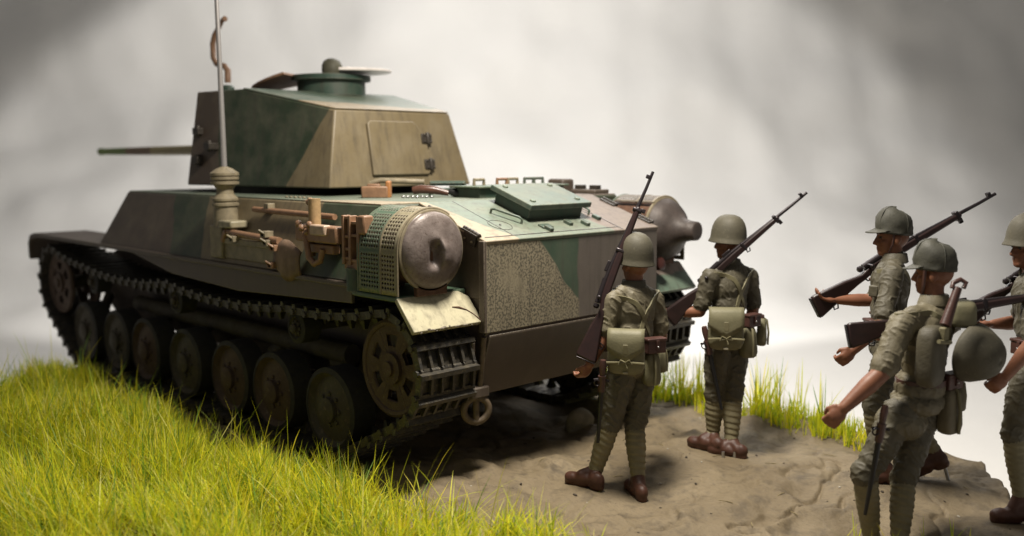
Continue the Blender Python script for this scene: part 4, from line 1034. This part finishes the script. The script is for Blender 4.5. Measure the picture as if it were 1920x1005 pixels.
def collar(fig, neck, fr, up, mat, r=.068):
    mb = MB(); n = 28; vs = []
    for i in range(n+1):
        a = math.radians(25)+math.radians(310)*i/n
        d = fr.col[0]*math.cos(a)+fr.col[1]*math.sin(a)
        for rr, hh in ((r-.008, .030), (r, .036), (r+.006, .030), (r+.016, -.020), (r+.008, -.028), (r-.006, -.015)): vs.append(neck+d*rr+up*hh)
    fs = [(i*6+k, i*6+(k+1) % 6, (i+1)*6+(k+1) % 6, (i+1)*6+k) for i in range(n) for k in range(6)]+[(5, 4, 3, 2, 1, 0), tuple(n*6+k for k in range(6))]
    fig.add(mb.add(vs, fs), 'collar', mat, smooth=1)

# --- first helmeted soldier, right behind the tank
def J(D): return lambda px, py, dd=0.: at(px, py, D+dd)
def soldier_a():
    j = J(6.13); F = heading(33); fr = frame(F)
    g = Fig('soldier_figurine', 'helmeted soldier figurine just behind the tank, rifle held upright at his left shoulder', FEET['a'])
    hd, nk, ch, pe = j(1191, 497), j(1188, 538), j(1188, 585, .0), j(1184, 682)
    shl, shr = j(1149, 562, -.085), j(1226, 563, .085)
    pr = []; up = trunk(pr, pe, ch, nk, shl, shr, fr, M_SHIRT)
    head_prims(pr, hd, heading(30)); pr.append(capsule(nk+up*-.02, .058, hd, .055, M_SKIN))
    el, wr = j(1131, 632, -.10), j(1106, 683, -.13)
    arm(pr, shl, el, wr, M_SHIRT, .80); hand(pr, wr, j(1094, 705, -.10)-wr, HR*-.6+HF*.7, -1, .62)
    arm(pr, shr, j(1240, 628, .12), j(1224, 668, .32), M_SHIRT, .80); hand(pr, j(1224, 668, .32), HF*.5-HR*.3+V((0, 0, -.5)), -HR, 1, .5)
    kL, kR = j(1143, 795, .0), j(1190, 800, .06); aL, aR = j(1116, 884, .05), j(1196, 895, -.02)
    leg(pr, j(1164, 706, -.03), kL, aL); leg(pr, j(1202, 708, .07), kR, aR)
    boot(pr, aL, FEET['a'][0]+V((0, 0, .004)), -HR*.80+HF*.60, 0); boot(pr, aR, FEET['a'][1]+V((0, 0, .004)), -HR*.25+HF*.95)
    g.body(pr); collar(g, nk+up*.012, fr, up, M_SHIRTD)
    hm = g.add(helmet_mesh(hd+V((0, 0, .068)), heading(28), -.10), 'helmet', M_HELM, smooth=2)
    lo, hi = pe, nk-up*.05
    g.strap('belt', lo, hi, fr, [(a, .27) for a in range(0, 361, 30)], .036, M_LEATHER, .006, True)
    g.strap('shoulder_strap', lo, hi, fr, [(35, .96), (100, 1.02), (150, .92), (185, .66), (215, .42), (240, .22)], .030, M_STRAP)
    g.strap('shoulder_strap', lo, hi, fr, [(-35, .96), (-100, 1.02), (-150, .90), (-180, .70), (165-360, .48), (140-360, .24)], .030, M_STRAP)
    g.strap('shirt_seam', lo, hi, fr, [(180, .95), (181, .6), (180, .30)], .012, M_SHIRT, .004)
    haversack(g, j(1174, 661, -.20), -HF-HR*.20, 1.0)
    pouch(g, j(1227, 647, -.10), HR*.40-HF*.95, 1.05)
    canteen(g, j(1222, 692, -.07), HR*.4-HF*.9, 1.0)
    canteen(g, j(1241, 676, .02), HR, .72)
    t = j(1131, 675, -.22); bayonet(g, t, j(1121, 830, -.13))
    pin(g, FEET['a'][0]+HR*.06); pin(g, FEET['a'][1]-HF*.07)
    rifle(j(1084, 668, -.16), j(1226, 323, .02), HR*1+V((0, 0, -.4))+HF*-.2, 'rifle held upright by the helmeted soldier just behind the tank')
    return g
soldier_a()
def soldier_b():
    j = J(6.83); F = heading(36); fr = frame(F)
    g = Fig('soldier_figurine', 'helmeted soldier figurine farther off by the grass verge, rifle sloped over his left shoulder', FEET['b'])
    hd, nk, ch, pe = j(1366, 457), j(1368, 497), j(1368, 540), j(1362, 632)
    shl, shr = j(1332, 520, -.09), j(1404, 520, .09)
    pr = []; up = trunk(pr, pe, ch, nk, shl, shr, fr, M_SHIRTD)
    head_prims(pr, hd, heading(48)); pr.append(capsule(nk-up*.02, .056, hd, .054, M_SKIN))
    el, wr = j(1312, 584, -.06), j(1262, 586, .03)
    arm(pr, shl, el, wr, M_SHIRTD, .78); hand(pr, wr, j(1235, 588, .08)-wr, V((0, 0, 1))+HF*.3, 1, .55)
    arm(pr, shr, j(1412, 580, .10), j(1402, 628, .26), M_SHIRTD, .8); hand(pr, j(1402, 628, .26), V((0, 0, -1))+HF*.4, HF-HR, 1, .5)
    kL, kR = j(1340, 742, .03), j(1374, 745, .0); aL, aR = j(1337, 815, .08), j(1371, 827, -.02)
    leg(pr, j(1347, 655, -.02), kL, aL); leg(pr, j(1378, 655, .05), kR, aR)
    boot(pr, aL, FEET['b'][0]+V((0, 0, .004)), -HR*.75+HF*.65); boot(pr, aR, FEET['b'][1]+V((0, 0, .004)), -HR*.85+HF*.5)
    g.body(pr); collar(g, nk+up*.010, fr, up, M_SHIRTD)
    g.add(helmet_mesh(hd+V((0, 0, .066)), heading(55), -.06), 'helmet', M_HELM, smooth=2)
    lo, hi = pe, nk-up*.05
    g.strap('belt', lo, hi, fr, [(a, .27) for a in range(0, 361, 30)], .036, M_LEATHER, .006, True)
    g.strap('shoulder_strap', lo, hi, fr, [(35, .96), (100, 1.02), (150, .92), (185, .66), (215, .42), (240, .22)], .030, M_STRAP)
    g.strap('shoulder_strap', lo, hi, fr, [(-35, .96), (-100, 1.02), (-150, .90), (-180, .70), (-195, .48), (-220, .24)], .030, M_STRAP)
    haversack(g, j(1361, 618, -.20), -HF-HR*.15, 1.05)
    pouch(g, j(1409, 600, -.08), HR*.55-HF*.8, 1.0)
    canteen(g, j(1404, 642, -.08), HR*.4-HF*.9, 1.05)
    canteen(g, j(1428, 622, .02), HR-HF*.3, .95)
    bayonet(g, j(1320, 612, -.16), j(1353, 768, -.10))
    pin(g, FEET['b'][1]-HF*.05+HR*.03); pin(g, FEET['b'][1]-HF*.05-HR*.05)
    rifle(j(1246, 588, -.02), j(1514, 362, -.22), HR*.5+V((0, 0, -.8)), 'rifle sloped over the left shoulder of the helmeted soldier beside the grass verge')
soldier_b()
def soldier_c():
    j = J(6.06); F = heading(72); fr = frame(F)
    g = Fig('soldier_figurine', 'capped soldier figurine in profile, striding, with one heel raised on a metal pin', FEET['c'])
    hd, nk, ch, pe = j(1672, 447), j(1677, 487), j(1668, 545), j(1670, 650)
    shl, shr = j(1674, 515, -.15), j(1676, 512, .16)
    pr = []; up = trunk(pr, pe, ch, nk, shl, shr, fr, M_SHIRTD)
    head_prims(pr, hd, heading(86)); pr.append(capsule(nk-up*.02, .056, hd, .054, M_SKIN))
    el, wr = j(1632, 563, .20), j(1566, 562, .20)
    arm(pr, shr, el, wr, M_SHIRTD, .70); hand(pr, wr, j(1522, 556, .19)-wr, V((0, 0, 1))-HF*.2, 1, .40)
    el, wr = j(1655, 605, -.24), j(1600, 657, -.20)
    arm(pr, shl, el, wr, M_SHIRTD, .85); hand(pr, wr, j(1570, 685, -.20)-wr, HF-HR*.1, -1, .72)
    kL, kR = j(1638, 765, -.07), j(1697, 775, .10); aL, aR = j(1652, 866, -.04), j(1752, 846, .10)
    leg(pr, j(1665, 678, -.07), kL, aL); leg(pr, j(1678, 678, .08), kR, aR)
    boot(pr, aL, FEET['c'][0]+V((0, 0, .004)), -HR*.95+HF*.2); boot(pr, aR, j(1742, 882, .10), -HR*.95+HF*.25, .42)
    g.body(pr); collar(g, nk+up*.010, fr, up, M_SHIRTD)
    cm, bm_, sm = cap_mesh(hd+V((0, 0, .060))-F*.008, heading(86), -.10); c0 = g.add(cm, 'cap', M_CAP, smooth=2); b0 = g.add(bm_, 'cap_brim', M_CAP, smooth=2, parent=c0)
    b0.modifiers.new('t', 'SOLIDIFY').thickness = .006; g.add(sm, 'cap_seam', M_CAP, smooth=2, parent=c0)
    g.add(MB().tube([hd+F*.02-HF*.088+V((0, 0, .03)), hd+F*.025-HF*.085+V((0, 0, -.03)), hd+F*.04-HF*.06+V((0, 0, -.09))], .007, 6), 'chin_strap', M_LEATHER, smooth=1)
    lo, hi = pe, nk-up*.05
    g.strap('belt', lo, hi, fr, [(a, .27) for a in range(0, 361, 30)], .036, M_LEATHER, .006, True)
    g.strap('shoulder_strap', lo, hi, fr, [(35, .96), (100, 1.02), (150, .92), (185, .66), (215, .42), (240, .22)], .030, M_STRAP)
    g.strap('placket', lo, hi, fr, [(2, .95), (2, .6), (2, .28)], .03, M_SHIRTD, .006)
    for k in (.85, .62, .42):
        c, n_ = g.surf(lo.lerp(hi, k), F); g.add(MB().ell(c+F*.006, (.010, .010, .010), 8, 6), 'button', M_LEATHER, smooth=2)
    c, n_ = g.surf(pe+up*.13, F+fr.col[1]*.5); pouch(g, c+F*.015, F+fr.col[1]*.4)
    c, n_ = g.surf(lo.lerp(hi, .72), F+fr.col[1]*.75); g.add(MB().cbox(c, (.03, .03, .035)), 'breast_pocket', M_SHIRTD, .008)
    c, n_ = g.surf(pe+up*.06, fr.col[1]-F*.6); haversack(g, c-HF*.035, fr.col[1]-F*.6, 1.0)
    pin(g, j(1776, 912, .10)); p0, p1 = j(1768, 862, .10), j(1780, 908, .10); g.add(MB().cyl(p0, p1, .012, seg=8), 'metal_pin', M_STEEL, smooth=.8)
    rifle(j(1522, 562, .18), j(1867, 365, .30), V((0, 0, -1))+HR*.3, 'rifle carried past the head of the capped soldier shown in profile')
soldier_c()
def soldier_d():
    j = J(5.33); F = heading(52); fr = frame(F)
    g = Fig('soldier_figurine', 'capped soldier figurine with pack, spade handle and steel helmet slung on his back', FEET['d'])
    hd, nk, ch, pe = j(1750, 515), j(1750, 566), j(1738, 630), j(1722, 745)
    shl, shr = j(1692, 610, -.13), j(1790, 595, .13)
    pr = []; up = trunk(pr, pe, ch, nk, shl, shr, fr, M_SHIRT, 1.12)
    head_prims(pr, hd, heading(58)); pr.append(capsule(nk-up*.02, .058, hd, .056, M_SKIN))
    el, wr = j(1652, 700, -.20), j(1582, 765, -.22)
    arm(pr, shl, el, wr, M_SHIRT, .84, 1.14); hand(pr, wr, j(1545, 805, -.22)-wr, HF*.8-V((0, 0, .3)), -1, .74, 1.08)
    el, wr = j(1722, 665, .22), j(1662, 632, .20)
    arm(pr, shr, el, wr, M_SHIRT, .55); hand(pr, wr, j(1610, 630, .16)-wr, V((0, 0, 1)), 1, .42, 1.08)
    kL, kR = j(1622, 890, -.04), j(1694, 900, .05); aL, aR = j(1634, 1010, .06), j(1686, 1022, -.05)
    leg(pr, j(1688, 775, -.06), kL, aL); leg(pr, j(1728, 775, .07), kR, aR)
    boot(pr, aL, FEET['d'][0]+V((0, 0, .004)), -HR*.85+HF*.5); boot(pr, aR, FEET['d'][1]+V((0, 0, .004)), -HR*.6+HF*.8)
    pr.append(ellip(j(1690, 790, .0), (.135, .17, .10), M_SHIRT, fr, 'shirt'))
    g.body(pr); collar(g, nk+up*.010, fr, up, M_SHIRT)
    cm, bm_, sm = cap_mesh(hd+V((0, 0, .060))-F*.008, heading(60), -.04); c0 = g.add(cm, 'cap', M_CAP, smooth=2); b0 = g.add(bm_, 'cap_brim', M_CAP, smooth=2, parent=c0)
    b0.modifiers.new('t', 'SOLIDIFY').thickness = .006; g.add(sm, 'cap_seam', M_CAP, smooth=2, parent=c0)
    fh = heading(58); lh = V((0, 0, 1)).cross(fh)
    g.add(MB().tube([hd+lh*.084+fh*.03+V((0, 0, .03)), hd+lh*.082+fh*.035+V((0, 0, -.04)), hd+lh*.05+fh*.045+V((0, 0, -.10))], .010, 6), 'chin_strap', M_LEATHER, smooth=1)
    lo, hi = pe, nk-up*.05
    g.strap('belt', lo, hi, fr, [(a, .20) for a in range(0, 361, 30)], .036, M_LEATHER, .006, True)
    g.strap('shoulder_strap', lo, hi, fr, [(35, .96), (100, 1.02), (140, .92), (165, .66)], .034, M_STRAP)
    g.strap('shoulder_strap', lo, hi, fr, [(-35, .96), (-100, 1.02), (-140, .92), (-165, .66)], .034, M_STRAP)
    # pack with tied spade handle
    pc = j(1745, 668, -.19); T = local_T(pc, -F*.9-HF*.1); mb = MB(); mb.T = T; mb.add(*pillow(.098, .062, .165, .95)); pk_ = g.add(mb, 'pack', M_SHIRTD, smooth=1.3)
    mb = MB(); mb.T = T; mb.tube([(.068, -.09, .10), (.075, 0, .085), (.068, .09, .07)], .011, 6); g.add(mb, 'pack_tie', M_STRAP, smooth=1, parent=pk_)
    mb = MB(); mb.T = T; mb.cbox((.062, 0, .13), (.018, .03, .035)); g.add(mb, 'pack_buckle', M_STRAP, .008, parent=pk_)
    vs_, fs_ = pillow(.085, .07, .075, .9); mb = MB(); mb.T = local_T(j(1805, 588, -.06), HR-HF*.3); mb.add(vs_, fs_); g.add(mb, 'rolled_cape', M_BAG, smooth=1.3)
    a0, a1 = j(1772, 610, -.24), j(1796, 540, -.20); sp = g.add(MB().tube([a0, a0.lerp(a1, .6), a1], [.030, .024, .022], 10), 'spade_handle', M_LEATHER, smooth=1)
    u = (a1-a0).normalized(); g.add(MB().tube([a1-HR*.03+u*.0, a1-HR*.034+u*.03, a1+u*.05, a1+HR*.034+u*.03, a1+HR*.03], .013, 8), 'spade_grip', M_LEATHER, smooth=1, parent=sp)
    # helmet hung on the back, crown outwards
    hc = j(1832, 664, -.10); d_ = (HR*.48-HF*.86-V((0, 0, .12))).normalized()
    mb = MB(); mb.lathe([(.166, -.03), (.162, -.01), (.154, .01), (.142, .035), (.122, .075), (.095, .108), (.06, .130), (.03, .138), (.001, .140)], hc, d_, 36, cap=False); o = g.add(mb, 'slung_helmet', M_HELM, smooth=2); o.modifiers.new('t', 'SOLIDIFY').thickness = .006
    c, n_ = g.surf(pe+up*.10, HR*1.0-HF*.2); pouch(g, c+HR*.03, HR*.5-HF*.85)
    c, n_ = g.surf(pe-up*.02, HR*1.0-HF*.1); canteen(g, c+HR*.03-V((0, 0, .05)), HR*.5-HF*.8, 1.25, True)
    c, n_ = g.surf(pe+up*.0, HR+HF*.2); canteen(g, c+HR*.09, HR, .8, True)
    bayonet(g, j(1660, 760, -.24), j(1622, 965, -.16))
    pin(g, FEET['d'][0]+HR*.05); pin(g, FEET['d'][1]-HF*.06)
    rifle(j(1588, 612, .12), j(2048, 541, .05), V((0, 0, -1))-HF*.2, 'rifle levelled on the shoulder of the soldier with the helmet on his back')
soldier_d()
def soldier_e():
    j = J(5.60); F = heading(88); fr = frame(F)
    g = Fig('soldier_figurine', 'helmeted soldier figurine behind the soldier with the slung helmet, cut off at the waist by the picture edge', FEET['e'])
    g.e['label'] = 'soldier figurine in a brimmed helmet marching behind the one with the pack'
    hd, nk, ch, pe = j(1928, 466), j(1940, 512), j(1940, 575), j(1948, 690)
    shl, shr = j(1938, 540, -.17), j(1945, 536, .17)
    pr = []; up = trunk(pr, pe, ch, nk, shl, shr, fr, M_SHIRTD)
    head_prims(pr, hd, heading(98)); pr.append(capsule(nk-up*.02, .058, hd, .056, M_SKIN))
    el, wr = j(1938, 640, -.26), j(1886, 706, -.20)
    arm(pr, shl, el, wr, M_SHIRTD, .85); hand(pr, wr, j(1852, 735, -.18)-wr, HF*.8-V((0, 0, .2)), -1, .72)
    el, wr = j(1905, 605, .24), j(1862, 608, .24)
    arm(pr, shr, el, wr, M_SHIRTD, .7); hand(pr, wr, -HR, V((0, 0, 1)), 1, .5)
    kL, kR = j(1902, 815, -.02), j(1965, 830, .08); aL, aR = j(1915, 930, .0), j(1985, 955, .08)
    leg(pr, j(1925, 720, -.08), kL, aL); leg(pr, j(1955, 720, .09), kR, aR)
    boot(pr, aL, FEET['e'][0]+HR*.03+V((0, 0, .004)), -HR*.97+HF*.1); boot(pr, aR, FEET['e'][1]+V((0, 0, .004)), -HR*.97+HF*.1)
    g.body(pr); collar(g, nk+up*.010, fr, up, M_SHIRTD)
    g.add(helmet_mesh(hd+V((0, 0, .066)), heading(98), -.08), 'helmet', M_HELM, smooth=2)
    lo, hi = pe, nk-up*.05
    g.strap('belt', lo, hi, fr, [(a, .27) for a in range(0, 361, 30)], .036, M_LEATHER, .006, True)
    g.strap('shoulder_strap', lo, hi, fr, [(35, .96), (100, 1.02), (150, .92), (185, .66), (215, .42), (240, .22)], .030, M_STRAP)
    c, n_ = g.surf(pe+up*.13, F+fr.col[1]*.5); pouch(g, c+F*.015, F+fr.col[1]*.4)
    c, n_ = g.surf(pe+up*.06, fr.col[1]-F*.6); haversack(g, c-HF*.035, fr.col[1]-F*.6, 1.0)
    pin(g, FEET['e'][0]+HR*.09)
    rifle(j(1800, 585, .16), j(2130, 385, .22), V((0, 0, -1))+HR*.3, 'rifle over the far shoulder of the helmeted soldier marching last')
soldier_e()

# ------------------------------------------------------------------ grass, pebbles
def grass_material():
    m, nt, ns, ls, b = new_mat('static_grass')
    a = nd(ns, 'ShaderNodeVertexColor', layer_name='tint'); ls.new(a.outputs['Color'], b.inputs['Base Color'])
    b.inputs['Roughness'].default_value = .45; b.inputs['Specular IOR Level'].default_value = .35
    tr = ns.new('ShaderNodeBsdfTranslucent'); ls.new(a.outputs['Color'], tr.inputs[0]); mx = ns.new('ShaderNodeMixShader'); mx.inputs[0].default_value = .5
    ls.new(b.outputs[0], mx.inputs[1]); ls.new(tr.outputs[0], mx.inputs[2]); ls.new(mx.outputs[0], ns['Material Output'].inputs[0]); return m
M_GRASS = grass_material()
PAL = np.array([(.78, .76, .035), (.66, .70, .03), (.86, .74, .05), (.42, .54, .03), (.56, .62, .05), (.15, .30, .03), (.76, .72, .20), (.22, .38, .07)])
def blades(name, label, roots, lens, lean, width, pal_w, seed, tuft=None):
    rs = np.random.RandomState(seed); n = len(roots); K = 4
    roots = np.array(roots); az = rs.uniform(0, 2*math.pi, n) if tuft is None else tuft
    ln = np.array(lens); le = np.clip(rs.normal(lean, .38, n), .02, 1.5); bend = rs.uniform(.0, .55, n)
    d = np.stack([np.cos(az), np.sin(az), np.zeros(n)], 1); wd = np.stack([-np.sin(az+rs.uniform(-1, 1, n)), np.cos(az+rs.uniform(-1, 1, n)), np.zeros(n)], 1)
    wd /= np.linalg.norm(wd, axis=1)[:, None]
    P = [roots]; ang = le*.55; cur = roots.copy()
    for k in range(K):
        cur = cur+(d*np.sin(ang)[:, None]+np.array([0, 0, 1])*np.cos(ang)[:, None])*(ln/K)[:, None]; P.append(cur.copy()); ang = ang+le*bend*.45
    w0 = np.full(n, width)*rs.uniform(.7, 1.3, n); verts = []; prof = [1, .95, .8, .55]
    for k in range(K):
        verts.append(P[k]-wd*(w0*prof[k])[:, None]); verts.append(P[k]+wd*(w0*prof[k])[:, None])
    verts.append(P[K]); Vt = np.stack(verts, 1); nv = 2*K+1
    base = (np.arange(n)*nv)[:, None]
    tris = []
    for k in range(K-1): tris += [(2*k, 2*k+1, 2*k+3), (2*k, 2*k+3, 2*k+2)]
    tris.append((2*K-2, 2*K-1, 2*K)); F_ = (base[:, None, :]+np.array(tris)[None]).reshape(-1, 3)
    me = bpy.data.meshes.new(name); co = Vt.reshape(-1, 3)
    me.vertices.add(len(co)); me.vertices.foreach_set('co', co.ravel()); me.loops.add(F_.size); me.loops.foreach_set('vertex_index', F_.ravel().astype(np.int32))
    me.polygons.add(len(F_)); me.polygons.foreach_set('loop_start', np.arange(0, F_.size, 3, dtype=np.int32)); me.polygons.foreach_set('loop_total', np.full(len(F_), 3, dtype=np.int32))
    me.update(calc_edges=True)
    c = PAL[rs.choice(len(PAL), n, p=np.array(pal_w)/sum(pal_w))]*rs.uniform(.75, 1.2, (n, 1)); col = np.ones((n, nv, 4)); col[:, :, :3] = c[:, None, :]
    la = me.color_attributes.new('tint', 'FLOAT_COLOR', 'POINT'); la.data.foreach_set('color', col.ravel().astype(np.float32))
    me.materials.append(M_GRASS); o = bpy.data.objects.new(name, me); COL.objects.link(o); tag(o, label, 'grass', kind='stuff'); return o
def inside(x, y):
    c = False; n = len(BASE)
    for i in range(n):
        x0, y0 = BASE[i]; x1, y1 = BASE[i-1]
        if (y0 > y) != (y1 > y) and x < (x1-x0)*(y-y0)/(y1-y0)+x0: c = not c
    return c
def edge_y(x):          # mud / grass boundary along the near side of the tank
    if x < -1: e = -1.70
    elif x < -.2: e = -1.70+(x+1)*.14
    else: e = -1.59+.22*(x+.2)
    return e+.10*noise.noise(V((x*2.2, 3, 0)))+.06*noise.noise(V((x*6, 7, 0)))
rg = random.Random(11)
roots = []; lens = []; tuf = []
while len(roots) < 50000:
    # clumps
    x = rg.uniform(-5.9, 2.3); y = rg.uniform(-5.0, -1.35)
    if y > edge_y(x) or not inside(x, y): continue
    dens = noise.noise(V((x*2.1, y*2.1, 5)))
    if x > -.3 and noise.noise(V((x*3.1, y*3.1, 2))) < -.25+.35*min(1, max(0, x+.3)): continue
    if x > 1.35+.3*noise.noise(V((y*3, 1, 4))): continue
    if rg.random() > .75+.5*dens: continue
    a0 = 7*noise.noise(V((x*1.7, y*1.7, 40)))+rg.gauss(0, .7); nn = rg.randint(4, 10); near_edge = y > edge_y(x)-.12
    for k in range(nn):
        xx = x+rg.gauss(0, .022); yy = y+rg.gauss(0, .022); roots.append((xx, yy, gz(xx, yy)-.012))
        lens.append(rg.uniform(.18, .44)*(1.0 if not near_edge else .85)*(.82+.55*noise.noise(V((x*2.3, y*2.3, 1))))*(1 if y < edge_y(x)-.3 else .8)); tuf.append(a0+rg.gauss(0, 1.1))
for k in range(1500):       # stray long fibres
    x = rg.uniform(-4.5, 1.3); y = rg.uniform(-4.2, -1.5)
    if y > edge_y(x)-.02 or not inside(x, y): continue
    roots.append((x, y, gz(x, y)-.01)); lens.append(rg.uniform(.38, .56)); tuf.append(rg.uniform(0, 6.28))
blades('grass', 'bright yellow-green static grass covering the near side of the base beside the tank', roots, lens, .85, .0036, (6, 5, 6, 3, 4, 2, 4, 2), 3, np.array(tuf))
roots = []; lens = []
while len(roots) < 3800:
    x = rg.uniform(-5.6, 1.38); y = rg.uniform(1.50, 1.95)+.05*noise.noise(V((x*3, 1, 1)))
    if not inside(x, y) or noise.noise(V((x*1.9, y*3, 8))) < -.25: continue
    for k in range(4):
        xx = x+rg.gauss(0, .02); yy = y+rg.gauss(0, .02); roots.append((xx, yy, gz(xx, yy)-.012)); lens.append(rg.uniform(.08, .22))
# tall sparse tufts
for k in range(26):
    x = rg.uniform(-1.2, 1.30); y = rg.uniform(1.6, 1.9)
    for q in range(rg.randint(8, 20)):
        xx = x+rg.gauss(0, .03); yy = y+rg.gauss(0, .03); roots.append((xx, yy, gz(xx, yy)-.012)); lens.append(rg.uniform(.25, .52))
blades('grass', 'tall yellow-green grass verge along the far edge of the base', roots, lens, .30, .0058, (5, 4, 3, 3, 3, 1, 1, 1), 5)
# loose tufts on the mud
for cx_, cy_, nt_, lab in ((2.35, -.02, 60, 'sparse yellow grass tuft at the boots of the soldier carrying the pack'),):
    roots = []; lens = []
    for k in range(nt_):
        xx = cx_+rg.gauss(0, .16); yy = cy_+rg.gauss(0, .16); roots.append((xx, yy, gz(xx, yy)-.012)); lens.append(rg.uniform(.12, .30))
    blades('grass_tuft', lab, roots, lens, .75, .0038, (5, 4, 3, 3, 3, 1, 1, 1), 9)
def stone(px, py, D, r, label):
    p = dp(px, py, 0.); z = gz(p.x, p.y); mb = MB(); mb.ell((p.x, p.y, z+r[2]*.45), r, 18, 12)
    mb.v = [tuple(V(v)+(V(v)-V((p.x, p.y, z))).normalized()*r[0]*.7*noise.noise(V(v)*6)) for v in mb.v]
    o = mb.build('stone', basic('mud_coloured_stone', (.26, .225, .165), .85, .25, 12, 0, .5, 40), smooth=2, loc=(p.x, p.y, z)); tag(o, label, 'stone')
stone(1088, 800, 0, (.10, .11, .12), 'rounded mud-coloured lump standing beneath the rear of the tank')

# crumbs of plaster, grit and fibre lying on the mud
mb = MB(); mb2 = []
rc = random.Random(21)
for k in range(170):
    x = rc.uniform(-.6, 3.0); y = rc.uniform(-1.6, 1.5)
    if not inside(x, y) or y < edge_y(x): continue
    r = abs(rc.gauss(0, .004))+.002; z = gz(x, y); rot = Matrix.Rotation(rc.uniform(0, 6.28), 3, 'Z')
    mb.mi = 0 if rc.random() < .6 else (1 if rc.random() < .6 else 2)
    if mb.mi == 2: d = rot @ V((rc.uniform(.02, .05), 0, .004)); mb.tube([V((x, y, z+.003))-d, V((x, y, z+.006)), V((x, y, z+.003))+d], .0025, 4)
    else: mb.ell((x, y, z+r*.3), (r*rc.uniform(1, 2.2), r, r*.7), 6, 4, rot)
o = mb.build('grit', [basic('dark_grit', (.07, .055, .04), .9), basic('pale_grit', (.45, .41, .34), .8), basic('dry_fibre', (.30, .24, .12), .8)]); tag(o, 'scattered crumbs and flecks of grit on the brown mud', 'grit', kind='stuff')
